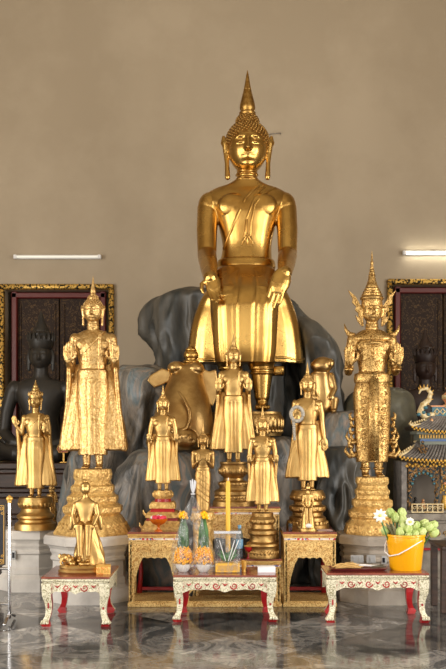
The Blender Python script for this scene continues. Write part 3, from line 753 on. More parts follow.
def monkey():
    D = 8.95; s = D/F
    r = thing('monkey_statue', 'golden monkey with a tilted round head seated on the rock right of the giant Buddha', 'statue', at(322, 413, D))
    b = MB()
    b.loft([(0, 0, 0, 11, 9), (6, 0, 0, 13, 11), (16, 1, 0, 11.5, 10), (28, 0, 0, 9.5, 9), (38, -1, 0, 9, 8), (44, -1, 0, 6, 6)], 36, sub=4)
    b.ell((0, -2, 47.5), (11, 9, 8.6), 28, rot=Matrix.Rotation(-.15, 3, 'Y')); b.ell((7.5, -6, 49), (4.4, 5, 5.2), 20)
    b.ell((-9.5, 0, 47), (2, 3, 4), 14)
    for sd in (-1, 1):
        b.tube([(sd*9, -1, 37), (sd*12, -4, 24), (sd*8, -10, 15)], [3.8, 3.3, 2.4], 12)
        b.tube([(sd*6, 0, 6), (sd*12, -9, 12), (sd*10, -12, 1)], [5.5, 4.6, 3], 12)
        b.ell((sd*10, -14, 1.5), (3, 5, 2), 12)
    t = MB(); t.tube([(-6, 6, 3), (-11, 7, 14), (-13, 7, 26), (-16, 5, 33)], [1.6, 1.5, 1.4, 1.2], 10)
    for m in (b, t): m.scale(s)
    build(b, 'body', GOLD_BIG2, r, voxel=.7*s, sm=3); build(t, 'tail', GOLD_BIG2, r)
monkey()

# ---------------------------------------------------------------- dark seated figures in front of the doors
def seated_dark(label, px, ytop, ybase, D, m, kx=1.0, spread=1.0):
    s = D/F; k = (ybase-ytop)/150.0; u = s*k
    r = thing('buddha_statue', label, 'statue', at(px, ybase, D))
    b, cr = MB(), MB()
    b.loft([(18, 0, 0, 26, 15), (30, 0, 0, 20, 13), (46, 0, 0, 18, 12), (62, 0, 0, 24, 13), (72, 0, 0, 27, 12), (80, 0, 0, 22, 9), (85, 0, 0, 9, 7), (95, 0, 0, 7, 6.5)], 48, 2.2, sub=4)
    for sd in (-1, 1):
        b.ell((sd*26, 0, 73), (8, 8, 8.5), 20)
        b.tube([(sd*28, 0, 72), (sd*34*spread, -1, 50), (sd*36*spread, -4, 30)], [7.4, 6.6, 5.8], 18)
        b.tube([(sd*36*spread, -4, 30), (sd*24, -16, 20), (sd*8, -20, 17)], [5.8, 5, 4], 16)
        b.tube([(sd*14, 2, 12.8), (sd*44, -8, 11.8), (sd*20, -22, 9), (-sd*8, -24, 7)], [12, 11, 8, 5], 20)
    b.ell((0, -1, 106), (10.5, 11, 14), 56, fn=face_fn(1, 11))
    for sd in (-1, 1): b.tube([(sd*11, 0, 112), (sd*12.3, 0, 106), (sd*12, -1, 92)], [1.6, 2.4, 1.8], 10)
    cr.lathe([(10.8, 0), (12, 2), (13, 6), (13.5, 9), (11, 11), (10.4, 13), (11, 15), (8.4, 17), (8, 20), (6, 22), (5.4, 25), (3.6, 28), (2.4, 33), (.4, 38)], 28, (0, .5, 113))
    for i in range(16):
        a = 2*PI*i/16; d = V3((math.cos(a), math.sin(a), 0)); q = V3((0, .5, 121))
        cr.tube([q+d*12, q+d*13.2+V3((0, 0, 4)), q+d*12.2+V3((0, 0, 9))], [2.2, 1.6, .2], 6, cap=False)
    for mb in (b, cr): mb.scale(u)
    build(b, 'body', m, r, voxel=.9*u, sm=2); build(cr, 'crown', m, r, sharp=40)
seated_dark('black crowned Buddha seated in shadow before the left doorway', 41, 312, 462, 10.75, BLACK_BRONZE)
seated_dark('dark reddish bronze Buddha seated in shadow before the right doorway', 425, 330, 462, 10.75, DARK_BRONZE, spread=.9)

# stepped dark altar under the black figure, and the plinth under the right one
def wood_altar(label, xl, xr, D, steps, ztop):
    c = at((xl+xr)/2, 462, D); w = (xr-xl)*D/F
    r = thing('wooden_altar', label, 'altar', (c.x, D, 0)); mb = MB()
    zt = c.z
    n = len(steps); z = zt
    for h, grow in steps:
        mb.box((0, 0, z-h/2), (w+grow, .75+grow, h), .01); z -= h
    mb.box((0, 0, z/2), (w+steps[-1][1]-.04, .75+steps[-1][1]-.04, z), .01)
    build(mb, 'stepped_plinth', DARKWOOD, r, smooth=False)
    return r, w
wa, ww = wood_altar('dark brown stepped wooden altar with wide mouldings under the black Buddha', -60, 88, 10.75, [(.07, .0), (.05, -.08), (.16, -.02), (.05, .06), (.06, .0), (.18, .06), (.05, .14), (.22, .1), (.06, .18)], 0)
wood_altar('dark brown wooden altar behind the miniature shrine', 385, 470, 10.75, [(.07, .0), (.05, -.08), (.2, -.02), (.05, .06), (.06, .0)], 0)

# ---------------------------------------------------------------- room
PL = mat('beige_plaster', (176, 160, 136), 0, .55, rgb2=(168, 152, 128), nscale=.9, bump=.05, bscale=14)
CEIL = mat('ceiling_paint', (196, 184, 162), 0, .7)
REDF = mat('dark_red_frame', (104, 34, 30), 0, .4)
YW = 11.5
def gilt_frame_mat():
    m = mat('gilt_black_frame', (212, 170, 84), .6, .4)
    nt = m.node_tree; N = nt.nodes; L = nt.links; b = N['Principled BSDF']
    tc = N.new('ShaderNodeTexCoord'); v = N.new('ShaderNodeTexVoronoi'); v.inputs['Scale'].default_value = 38; v.feature = 'F1'
    L.new(tc.outputs['Object'], v.inputs[0])
    r = N.new('ShaderNodeValToRGB'); e = r.color_ramp.elements; e[0].position = .52; e[0].color = (*lin((216, 174, 88)), 1); e[1].position = .62; e[1].color = (*lin((40, 34, 24)), 1)
    L.new(v.outputs['Distance'], r.inputs[0]); L.new(r.outputs[0], b.inputs['Base Color'])
    return m
GFRAME = gilt_frame_mat()
def door_mat():
    m = mat('gilt_painted_shutter', (58, 42, 34), 0, .6, spec=.25)
    nt = m.node_tree; N = nt.nodes; L = nt.links; b = N['Principled BSDF']
    tc = N.new('ShaderNodeTexCoord'); v = N.new('ShaderNodeTexNoise'); v.inputs['Scale'].default_value = 9; v.inputs['Detail'].default_value = 2; v.inputs['Distortion'].default_value = 3
    L.new(tc.outputs['Object'], v.inputs[0])
    w = N.new('ShaderNodeMath'); w.operation = 'MULTIPLY'; w.inputs[1].default_value = 22; s = N.new('ShaderNodeMath'); s.operation = 'SINE'
    L.new(v.outputs[0], w.inputs[0]); L.new(w.outputs[0], s.inputs[0])
    r = N.new('ShaderNodeValToRGB'); e = r.color_ramp.elements; e[0].position = .45; e[0].color = (*lin((48, 33, 24)), 1); e[1].position = .95; e[1].color = (*lin((96, 72, 44)), 1)
    L.new(s.outputs[0], r.inputs[0]); L.new(r.outputs[0], b.inputs['Base Color'])
    return m
SHUT = door_mat()
XL, XR, YF, ZC = -5.6, 5.6, -6.0, 8.6
def X(px, D=YW): return (px-CX)*D/F
def Z(py, D=YW): return CH-(py-HY)*D/F
# back wall with two door openings
mb = MB()
dl = (X(5), X(109)); dr = (X(392), X(392)+1.35)
top = Z(290); T = .35
def wallbox(x0, x1, z0, z1): mb.box(((x0+x1)/2, YW+T/2, (z0+z1)/2), (x1-x0, T, z1-z0))
wallbox(XL, dl[0], 0, ZC); wallbox(dl[1], dr[0], 0, ZC); wallbox(dr[1], XR, 0, ZC)
wallbox(dl[0], dl[1], top, ZC); wallbox(dr[0], dr[1], Z(285), ZC)
mb.box((0, YW+T+.05, ZC/2), (XR-XL, .1, ZC))  # backing added behind both doors to stop background light leaking through gaps
struct(mb, 'wall_back', PL)
def door(n, x0, x1, zt):
    r = bpy.data.objects.new('door_%d' % n, None); COL.objects.link(r); r.location = ((x0+x1)/2, YW, 0); r['kind'] = 'structure'
    w = x1-x0; fr = MB(); t = .065
    for sx in (-1, 1): fr.box((sx*(w/2+t/2), -.03, zt/2), (t, .08, zt+.0), .012)
    fr.box((0, -.03, zt+t/2), (w+2*t, .08, t), .012)
    build(fr, 'gilt_frame', GFRAME, r)
    rd = MB()
    for sx in (-1, 1): rd.box((sx*(w/2-.09), .14, zt/2), (.07, .1, zt), .01)
    rd.box((0, .14, zt-.05), (w-.1, .1, .07), .01)
    build(rd, 'inner_frame', REDF, r, smooth=False)
    lw = (w-.22)/2
    for sx in (-1, 1):
        lf = MB(); lf.box((sx*(lw/2+.006), .2, zt/2), (lw, .05, zt-.05), .006)
        for dx in (-1, 1): lf.box((sx*(lw/2+.006)+dx*(lw/2-.05), .17, zt/2), (.025, .02, zt-.3), .004)
        build(lf, 'shutter_leaf', SHUT, r, smooth=False)
door(1, dl[0], dl[1], top); door(2, dr[0], dr[1], Z(285))
# side walls with tall openings
def side(name, x, ops, sg):
    mb = MB(); ys = YF
    for (a, b_) in ops+[(YW, YW)]:
        mb.box((x+sg*.2, (ys+a)/2, ZC/2), (.4, a-ys, ZC)); ys = b_
    for (a, b_) in ops: mb.box((x+sg*.2, (a+b_)/2, (ZC+4.4)/2), (.4, b_-a, ZC-4.4))
    struct(mb, name, PL)
OPL = [(-3.6, -1.8), (.2, 2.0), (4.2, 6.0)]; OPR = [(-3.6, -1.8), (.2, 2.0), (4.2, 6.0)]
side('wall_left', XL, OPL, -1); side('wall_right', XR, OPR, 1)
mb = MB(); OPF = [(-4.4, -2.6), (-.95, .95), (2.6, 4.4)]; xs = XL-.4
for a, b_ in OPF+[(XR+.4, XR+.4)]:
    mb.box(((xs+a)/2, YF-.2, ZC/2), (a-xs, .4, ZC)); xs = b_
for a, b_ in OPF: mb.box(((a+b_)/2, YF-.2, (ZC+4.4)/2), (b_-a, .4, ZC-4.4))
struct(mb, 'wall_front', PL)
mb = MB(); mb.box((0, (YF+YW)/2, ZC+.1), (XR-XL+.8, YW-YF+.8, .2)); struct(mb, 'ceiling', CEIL)
def floor_mat():
    m = mat('polished_marble_tiles', (90, 90, 90), 0, .09)
    nt = m.node_tree; N = nt.nodes; L = nt.links; b = N['Principled BSDF']
    tc = N.new('ShaderNodeTexCoord'); mp = N.new('ShaderNodeMapping'); mp.inputs['Rotation'].default_value = (0, 0, math.radians(45)); mp.inputs['Location'].default_value = (.2, .33, 0)
    L.new(tc.outputs['Object'], mp.inputs[0])
    sn = N.new('ShaderNodeVectorMath'); sn.operation = 'SNAP'; sn.inputs[1].default_value = (.62, .62, .62); L.new(mp.outputs[0], sn.inputs[0])
    wn = N.new('ShaderNodeTexWhiteNoise'); L.new(sn.outputs[0], wn.inputs[0])
    ad = N.new('ShaderNodeVectorMath'); ad.operation = 'SCALE'; ad.inputs['Scale'].default_value = 9; L.new(wn.outputs['Color'], ad.inputs[0])
    a2 = N.new('ShaderNodeVectorMath'); L.new(mp.outputs[0], a2.inputs[0]); L.new(ad.outputs[0], a2.inputs[1])
    n = N.new('ShaderNodeTexNoise'); n.inputs['Scale'].default_value = 2.6; n.inputs['Detail'].default_value = 7; n.inputs['Distortion'].default_value = 2.2; n.inputs['Roughness'].default_value = .55
    L.new(a2.outputs[0], n.inputs[0])
    r = N.new('ShaderNodeValToRGB'); e = r.color_ramp.elements; e[0].position = .3; e[0].color = (*lin((56, 58, 60)), 1); e[1].position = .72; e[1].color = (*lin((176, 172, 166)), 1)
    for p, c in ((.46, (88, 88, 88)), (.52, (130, 126, 122)), (.57, (98, 98, 98))):
        k = e.new(p); k.color = (*lin(c), 1)
    L.new(n.outputs[0], r.inputs[0])
    mr = N.new('ShaderNodeMapRange'); mr.inputs[3].default_value = .4; mr.inputs[4].default_value = 1.7; L.new(wn.outputs['Value'], mr.inputs[0])
    mx = N.new('ShaderNodeVectorMath'); mx.operation = 'SCALE'; L.new(r.outputs[0], mx.inputs[0]); L.new(mr.outputs[0], mx.inputs['Scale']); L.new(mx.outputs[0], b.inputs['Base Color'])
    # joints
    fr = N.new('ShaderNodeVectorMath'); fr.operation = 'MODULO'; 
    sb = N.new('ShaderNodeVectorMath'); sb.operation = 'SUBTRACT'; L.new(mp.outputs[0], sb.inputs[0]); L.new(sn.outputs[0], sb.inputs[1])
    return m
mb = MB(); mb.box((0, (YF+YW)/2, -.1), (XR-XL+.8, YW-YF+.8, .2)); struct(mb, 'floor', floor_mat())

def area(loc, rot, sx, sy, power, col=(1, .96, .9)):
    l = bpy.data.lights.new('daylight', 'AREA'); l.shape = 'RECTANGLE'; l.size = sx; l.size_y = sy; l.energy = power; l.color = col
    o = bpy.data.objects.new('daylight', l); COL.objects.link(o); o.location = loc; o.rotation_euler = rot; return o
K = 1.0
for a, b_ in OPL: area((XL-.05, (a+b_)/2, 2.2), (0, -PI/2, 0), 4.4, b_-a, 290*K)
for a, b_ in OPR: area((XR+.05, (a+b_)/2, 2.2), (0, PI/2, 0), 4.4, b_-a, 310*K)
for a, b_ in OPF: area(((a+b_)/2, YF-.05, 2.2), (PI/2, 0, 0), b_-a, 4.4, 60*K)
w = bpy.data.worlds.new('world'); scene.world = w; w.use_nodes = True
w.node_tree.nodes['Background'].inputs[0].default_value = (1, .97, .92, 1); w.node_tree.nodes['Background'].inputs[1].default_value = .5

# lamps on the wall
def tube_lamp(label, xl, xr, py, power):
    c = at((xl+xr)/2, py, YW-.05); wd = X(xr)-X(xl)
    r = thing('wall_lamp', label, 'lamp', c)
    h = MB(); h.box((0, .03, .005), (wd, .03, .05), .006)
    build(h, 'housing', PLASTIC_W, r, smooth=False)
    t = MB(); t.tube([(-wd/2+.04, -.012, 0), (wd/2-.04, -.012, 0)], .017, 16)
    m = mat('glowing_tube_%d' % int(power*10), (255, 255, 246), 0, .4, emit=(255, 252, 236), estr=power)
    build(t, 'fluorescent_tube', m, r)
    for sx in (-1, 1):
        e = MB(); e.box((sx*(wd/2-.02), -.012, 0), (.04, .045, .05), .004)
        build(e, 'end_cap', PLASTIC_W, r, smooth=False)
tube_lamp('dimly glowing white fluorescent tube fitting on the wall above the left doorway', 14, 101, 257, .25)  # weak emission makes this tube glow faintly
tube_lamp('glowing fluorescent tube lamp on the wall above the right doorway', 403, 500, 253, 14)
n = MB(); n.tube([(0, 0, 0), (.13, 0, .012)], .006, 8); n.tube([(.13, 0, .012), (.13, .04, .012)], .006, 8); n.tube([(0.0, 0, 0), (.0, .04, 0)], .006, 8)
o = build(n, 'wall_hook', STONE, None, at(270, 134, YW-.045)); tag(o, 'thin metal rod fixed to the wall beside the giant Buddha head', 'hook')

# camera
cd = bpy.data.cameras.new('camera'); cam = bpy.data.objects.new('camera', cd); COL.objects.link(cam)
cam.location = (0, 0, CH); cam.rotation_euler = (PI/2, 0, 0)
cd.sensor_fit = 'VERTICAL'; cd.sensor_height = 36; cd.lens = 36*F/669.0; cd.shift_y = (HY-334.5)/669.0
scene.camera = cam
cd.clip_end = 60
vs = scene.view_settings; vs.view_transform = 'Standard'; vs.look = 'None'; vs.gamma = 1; vs.use_curve_mapping = False; vs.exposure = 0.0
# ---------------------------------------------------------------- marble pedestals
MARBLE_OLD = mat('weathered_marble', (176, 166, 154), 0, .5, rgb2=(132, 124, 114), nscale=3, nlow=.4, nhigh=.68, bump=.1, bscale=16)
def marble(label, px, D, half, ztop, body, MARBLE=MARBLE):
    s = D/F; c = at(px, HY, D); r = thing('marble_pedestal', label, 'pedestal', (c.x, D, 0))
    H = ztop; h = half*s; b = body*s; k = 1/math.cos(PI/8)
    def L(name, prof):
        m = MB(); m.lathe([(q*k, z) for q, z in prof], 8, rot0=PI/8); build(m, name, MARBLE, r, smooth=False)
    L('top_slab', [(b+.01, H-.14), (h-.05, H-.115), (h-.03, H-.085), (h, H-.075), (h, H-.02), (h-.012, H)])
    L('shaft', [(b, .15), (b+.004, .16), (b+.004, .20), (b-.012, .215), (b-.012, H-.22), (b+.006, H-.205), (b+.006, H-.185), (b-.006, H-.17), (b+.004, H-.14)])
    L('base', [(b+.035, 0), (b+.035, .115), (b+.012, .135), (b, .15)])
    return r
ZM = CH-(529.5-HY)*8.4/F
m1 = marble('pale grey marble pedestal at the far left under the small crowned Buddha', 33, 8.55, 32, ZM, 28)
mA = marble('grey marble pedestal with a wide top slab under the tallest standing Buddha', 90, 7.98, 43, CH-(533-HY)*7.98/F, 36)
mC = marble('weathered grey marble pedestal behind the yellow bucket', 379, 7.98, 42, CH-(533-HY)*7.95/F, 37, MARBLE_OLD)
def plate(parent, label, px, py, D, w, h, slots):
    s = D/F; c = at(px, py, D); mb = MB(); mb.box((0, 0, 0), (w*s, .02, h*s), .004)
    o = build(mb, 'outlet_plate', GREYST, parent, c-V3(parent.location), smooth=False)
    for i in slots:
        m2 = MB(); m2.box((i*s, -.012, 0), (2.2*s, .01, h*.6*s), .001)
        build(m2, 'socket', GREYST if w > 6 else BLACK, o, smooth=False)
D1 = 7.98-37*7.98/F+.012
plate(mC, '', 357, 559, D1-.012, 13, 8, (-3, 3)); plate(mC, '', 371, 559, D1-.012, 9, 8, (0,)); plate(mC, '', 384, 560, D1-.012, 5, 8, (-.6,))
plate(m1, '', 13.5, 555, 8.55-28*8.55/F-.012, 5, 9, (0,))

# ---------------------------------------------------------------- gilt altar tables
def altar(label, xl, xr, Df, depth, ztop, zbot=0.0, inner=True, arch=True, red=True):
    c = at((xl+xr)/2, HY, Df); w = (xr-xl)*Df/F
    r = thing('altar_table', label, 'altar table', (c.x, Df+depth/2, zbot)); H = ztop-zbot; d = depth
    def bx(name, boxes, m, bev=.004):
        mb = MB()
        for c_, s_ in boxes: mb.box(c_, s_, bev)
        return build(mb, name, m, r, smooth=False)
    bx('tabletop', [((0, 0, H-.008), (w, d, .016))], RED_TOP)
    mb = MB(); 
    for z, e, h in ((H-.024, .004, .018), (H-.040, -.008, .016)): mb.box((0, 0, z), (w+e, d+e, h), .004)
    build(mb, 'cornice', GOLD_TRIM, r, smooth=False)
    bx('jewelled_band', [((0, 0, H-.056), (w-.022, d-.022, .02))], BAND)
    bx('base_rail', [((0, 0, .016), (w, d, .032)), ((0, 0, .038), (w-.015, d-.015, .014))], GOLD_CARVE)
    w2 = w-.018; top = H-.066; bot = .045; hh = top-bot
    lw = min(.075, w*.17); ah = .30*hh if hh > .3 else .45*hh
    def panel(W_):
        # scalloped opening
        hw = W_/2; pts = [(-hw, bot), (-hw, top), (hw, top), (hw, bot)]
        inner_ = []
        iw = hw-lw*.6
        N = 30
        for i in range(N+1):
            t = i/N; x = iw*(1-2*t)
            a = abs(x)/iw
            z = top-ah-(.0 if a < .55 else ((a-.55)/.45)**1.6*(hh-ah)*.62)
            z += .010*abs(math.sin(t*PI*6))*(1 if a < .8 else .4)
            inner_.append((x*(1 if a < .85 else 1), z))
        return pts+[(iw, bot)]+inner_+[(-iw, bot)]
    mb = MB(); mb.prism(panel(w2), -d/2+.006, -d/2+.03)
    for sx in (-1, 1):
        for i in range(int(hh/.055)):
            mb.spiral((sx*(w2/2-lw*.36), -d/2+.004, bot+.035+i*.055), .022, 1.3, .0045, sx=sx*(1 if i % 2 else -1))
        mb.spiral((sx*w*.16, -d/2+.004, top-ah*.5), ah*.26, 1.6, .006, sx=sx); mb.spiral((sx*w*.30, -d/2+.004, top-ah*.55), ah*.2, 1.5, .005, sx=-sx)
        mb.box((sx*(w2/2-.006), -d/2+.003, (top+bot)/2), (.010, .01, hh), .002)
        mb.box((sx*(w2/2-lw*.72), -d/2+.003, (top+bot)/2-ah*.2), (.006, .008, hh*.9-ah*.4), .002) if False else None
    mb.box((0, -d/2+.003, top-.006), (w2, .01, .010), .002)
    mb.ell((0, -d/2+.004, top-ah*.5), (.018, .01, .024), 10)
    build(mb, 'carved_front', GOLD_CARVE, r, smooth=False)
    for sx in (-1, 1):
        mb = MB(); st = 0; mb.prism(panel(d-.012), -.012, .012)
        mb.xf(Matrix.Translation((sx*(w2/2-.012), 0, 0)) @ Matrix.Rotation(PI/2, 4, 'Z'))
        build(mb, 'carved_side', GOLD_CARVE, r, smooth=False)
    if red:
        for sx in (-1, 1):
            mb = MB(); mb.tube([(sx*(w2/2-.05), d/2-.03, bot), (sx*(w2/2-.065), d/2-.04, bot+hh*.35), (sx*(w2/2-.035), d/2-.03, top)], [.024, .017, .026], 8)
            build(mb, 'rear_leg', RED, r)
        bx('red_rail', [((0, d/2-.03, bot+.035), (w2-.08, .02, .03))], RED)
    return r
ZA = CH-(532.3-HY)*7.56/F
ZL = .39; ZT = CH-(507-HY)*7.8/F
altar('gilded carved altar table at the left, carrying the Buddha on the red and gold base', 127.5, 181.5, 7.56, .46, ZA)
altar('gilded carved altar table at the right, carrying the Buddha with the ring', 283, 337, 7.56, .46, ZA)
altar('taller gilded altar table at the back centre, behind the yellow candle', 192, 280.4, 7.83, .46, ZT)
altar('low gilded altar table in the centre, directly behind the white offering table', 182.4, 282, 7.56, .255, ZL, red=False)

# square red and gold base under the left altar figure
def redbase():
    root, M, s = S['red']
    g_, rd = MB(), MB()
    zt = 38*s
    def sq(mb, prof):
        mb.lathe([(r_*s*math.sqrt(2), z*s) for r_, z in prof], 4, rot0=PI/4)
    sq(g_, [(20, 0), (20, 3), (17.5, 6), (17, 9)]); sq(rd, [(15.5, 9), (15, 12)]); sq(g_, [(16.5, 12), (16.5, 15), (13.5, 17.5)])
    sq(rd, [(12, 17.5), (11, 21)]); sq(g_, [(12.8, 21), (12.8, 24), (11, 27)])
    rd.lathe([(8.5*s, 27*s), (8*s, 30*s)], 24)
    g_.lathe([(8*s, 30*s), (9.6*s, 32*s), (10.2*s, 35*s), (9*s, 38*s)], 28); petals(g_, 9.4*s, 34*s, 6*s, 16)
    for sx in (-1, 1):
        for z, r_ in ((3, 19.6), (15, 16.3)): g_.tube([(sx*r_*s, -r_*s, z*s), (sx*(r_+1.6)*s, -(r_+.6)*s, (z+2)*s), (sx*(r_+2)*s, -(r_+.6)*s, (z+5)*s)], [1.6*s, 1.2*s, .3*s], 6, cap=False)
    build(g_, 'pedestal', GOLD_PED, root, sharp=35); build(rd, 'red_band', RED, root, sharp=35)
redbase()

# ---------------------------------------------------------------- white low offering tables
def low_table(label, xl, xr, Df, depth, ztop):
    c = at((xl+xr)/2, HY, Df); w = (xr-xl)*Df/F; d = depth; H = ztop
    r = thing('offering_table', label, 'table', (c.x, Df+d/2, 0))
    mb = MB(); mb.box((0, 0, H-.008), (w, d, .016), .004); build(mb, 'tabletop', RED_TOP, r, smooth=False)
    mb = MB(); mb.box((0, 0, H-.026), (w-.004, d-.004, .020), .005); mb.box((0, 0, H-.042), (w-.03, d-.03, .014), .004); build(mb, 'edge_moulding', SILVER, r, smooth=False)
    top = H-.048
    def apron(W_):
        hw = W_/2; P_ = [(-hw, top), (hw, top), (hw, top-.12)]
        N = 36
        for i in range(N+1):
            t = i/N; x = (hw-.03)*(1-2*t); a = abs(x)/(hw-.03)
            z = top-.066-.040*max(0, (a-.72)/.28)**1.5-.016*g(x, hw*.12)+.006*abs(math.sin(a*PI*3.5))
            P_.append((x, z))
        P_.append((-hw, top-.12)); return P_
    for nm, W_, M_ in (('apron', w-.03, Matrix.Translation((0, -d/2+.022, 0))), ('apron', w-.03, Matrix.Translation((0, d/2-.022, 0)))):
        mb = MB(); mb.prism(apron(W_), -.011, .011); mb.xf(M_); a = build(mb, nm, SILVER, r, smooth=False)
        if M_.translation.y < 0:
            ri = MB(); y = -d/2+.0115
            n = max(3, int(w/.135))
            for i in range(-n, n+1):
                x = i*(w-.10)/(2*n); sg = 1 if i >= 0 else -1
                if i % 2: ri.spiral((x, y, top-.034), .028, 1.4, .006, sx=sg, a0=PI)
                else:
                    ri.tube([(x-.018, y, top-.016), (x, y-.001, top-.03), (x+.018, y, top-.016)], [.003, .008, .003], 6, cap=False)
            build(ri, 'red_inlay', RED, a)
    for sx in (-1, 1):
        mb = MB(); mb.prism(apron(d-.03), -.011, .011); mb.xf(Matrix.Translation((sx*(w/2-.022), 0, 0)) @ Matrix.Rotation(PI/2, 4, 'Z')); build(mb, 'apron', SILVER, r, smooth=False)
    # bow legs, red on their inner faces, red ball feet
    for sx in (-1, 1):
        for sy in (-1, 1):
            mb = MB(); prof = [(0, .020, .030), (.022, .030, .034), (.042, .024, .024), (.075, .010, .021), (.12, .004, .023), (.17, .006, .028), (.22, .016, .034), (top-.02, .016, .040), (top, .016, .040)]
            x0, y0 = w/2-.055, d/2-.055; n = 4; vs = []; fs = []; mi = []
            for z, o, h in prof:
                cx, cy = sx*(x0+o-(.03 if sy > 0 else 0)), sy*(y0+o)
                for a, b in ((-1, -1), (1, -1), (1, 1), (-1, 1)): vs.append(V3((cx+a*h*.95, cy+b*h*.95, z)))
            for i in range(len(prof)-1):
                for j in range(4):
                    k = (j+1) % 4; fs.append((i*4+j, i*4+k, i*4+4+k, i*4+4+j))
                    nrm = ((0, -1), (1, 0), (0, 1), (-1, 0))[j]
                    inside = nrm[0]*sx < 0 or nrm[1]*sy < 0
                    mi.append(1 if inside or i < 1 else 0)
            fs.append((3, 2, 1, 0)); mi.append(1); L_ = len(vs); fs.append((L_-4, L_-3, L_-2, L_-1)); mi.append(0)
            mb.v, mb.f, mb.m = vs, fs, mi
            if sy < 0:
                mb.mi = 1
                mb.box((sx*(x0+.006), -(y0+.006)-.0265, .15), (.012, .004, .04), .002) if sx < 0 else mb.box((sx*(x0+.006), -(y0+.006)-.0265, .13), (.014, .004, .018), .002)
                mb.mi = 0
                for q in (-1, 0, 1): mb.ell((sx*(x0+.03)+q*.018, -(y0+.03)-.026, .032), (.010, .014, .016), 8)
            build(mb, 'leg', [SILVER, RED], r, smooth=False)
    return r
ZW1 = CH-(577-HY)*6.78/F; ZW2 = CH-(575.3-HY)*6.95/F; ZW3 = CH-(573.3-HY)*6.92/F
low_table('small white-inlaid low table at the left with a seated golden figure on it', 41, 109.5, 6.78, .60, ZW1)
low_table('white-inlaid low table in the middle, holding flowers wrapped in cellophane', 173, 277, 6.95, .45, ZW2)
low_table('white-inlaid low table at the right, holding the yellow bucket', 326.5, 429.5, 6.92, .42, ZW3)

def rest(px, D, z):            # point on a surface of height z straight below column px
    return V3(((px-CX)*D/F, D, z))

# ---------------------------------------------------------------- seated figure on the left table
def table_figure():
    D = 7.0; s = D/F; r = thing('buddha_statue', 'small golden Buddha seated on a draped rock, on the left low table', 'statue', rest(82, D, ZW1))
    ba, b, rk, el, sa = MB(), MB(), MB(), MB(), MB()
    ba.loft([(0, 0, 0, 23, 15), (2, 0, 0, 24, 16), (4, 0, 0, 22, 14.5), (6, 0, 0, 23, 15), (8.5, 0, 0, 21, 13)], 48, sub=2)
    rk.loft([(7, 8, 4, 15, 9), (16, 7, 4, 15.5, 9), (27, 6, 4, 13, 8), (38, 5, 4, 10, 7), (48, 4, 4, 8, 6), (54, 4, 4, 5, 4)], 48, sub=4, fold=lambda a, z, t: 1+.06*math.cos(a*5+z*.2)+.03*math.cos(a*13))
    X0 = 3.5
    b.loft([(46, X0, 0, 8, 6), (54, X0, 0, 7, 5), (62, X0, 0, 8.6, 5.4), (69, X0, 0, 11, 5), (73, X0, 0, 6, 3.6), (76, X0, 0, 2.8, 2.8), (80, X0, 0, 2.8, 2.8)], 36, sub=4)
    for sd in (-1, 1):
        b.tube([(X0+sd*10, 0, 68), (X0+sd*12, -1, 58), (X0+sd*9, -8, 49)], [3, 2.6, 2.1], 12)
        b.tube([(X0+sd*4, -1, 48), (X0+sd*5, -11, 47), (X0+sd*4.4, -10.5, 34), (X0+sd*4, -10.5, 18)], [4.6, 4.2, 3.2, 2.2], 14)
        b.ell((X0+sd*4.5, -13, 14), (2.2, 4.5, 1.8), 12); b.ell((X0+sd*8.6, -11, 46.5), (1.8, 2.4, 3), 10)
        sa.tube([(X0+sd*8, 2, 62), (X0+sd*13, 2, 54), (X0+sd*15, 3, 44)], [3, 3.5, 2], 10, flat=.5)
    b.ell((X0, -.5, 84), (4.6, 4.9, 6), 32, fn=face_fn(1.2, 5))
    h = MB(); h.ell((X0, .3, 86), (4.9, 5.1, 5), 24); h.ell((X0, .4, 91.2), (2.2, 2.2, 1.6), 14)
    b.ell((X0, -9, 10), (6, 4, 2.4), 14)
    el.ell((-13, -5, 13), (6, 6, 5.5), 20); el.ell((-16.5, -9, 16), (4, 4, 4.2), 18)
    el.tube([(-18, -12, 16), (-19, -14, 12), (-17.5, -15.5, 9.5)], [1.6, 1.2, .9], 10)
    for sd in (-1, 1): el.ell((-16.5+sd*4, -8, 17), (2, 1, 3), 12)
    el.ell((-8, -10, 10.4), (3.4, 3, 2.6), 12)
    for m in (ba, b, rk, el, h, sa): m.scale(s)
    build(ba, 'oval_base', GOLD, r, sharp=40); build(b, 'body', GOLD, r, voxel=.5*s, sm=2); build(rk, 'draped_rock', GOLD, r); build(el, 'elephant', GOLD, r, voxel=.5*s, sm=2); build(h, 'hair', GOLD, r); build(sa, 'robe', GOLD, r)
table_figure()
def box_thing():
    c = rest(103.5, 6.93, ZW1); s = 6.93/F
    mb = MB(); mb.box((0, 0, 4*s), (14*s, 10*s, 8*s), .003)
    r = thing('incense_box', 'small orange and gold patterned box at the right edge of the left low table', 'box', c, .12)
    build(mb, 'carton', mat('orange_carton', (214, 130, 50), .1, .5, rgb2=(236, 196, 110), nscale=60, nlow=.45, nhigh=.55), r, smooth=False)
    l = MB(); l.box((0, 0, 8.6*s), (14.6*s, 10.6*s, 1.4*s), .001)
    for i in range(4): l.box(((i*3-4.5)*s, -5.2*s, 3.6*s), (2*s, .2*s, 4*s), 0)
    build(l, 'gold_lid', GOLDPAINT, r, smooth=False)
box_thing()

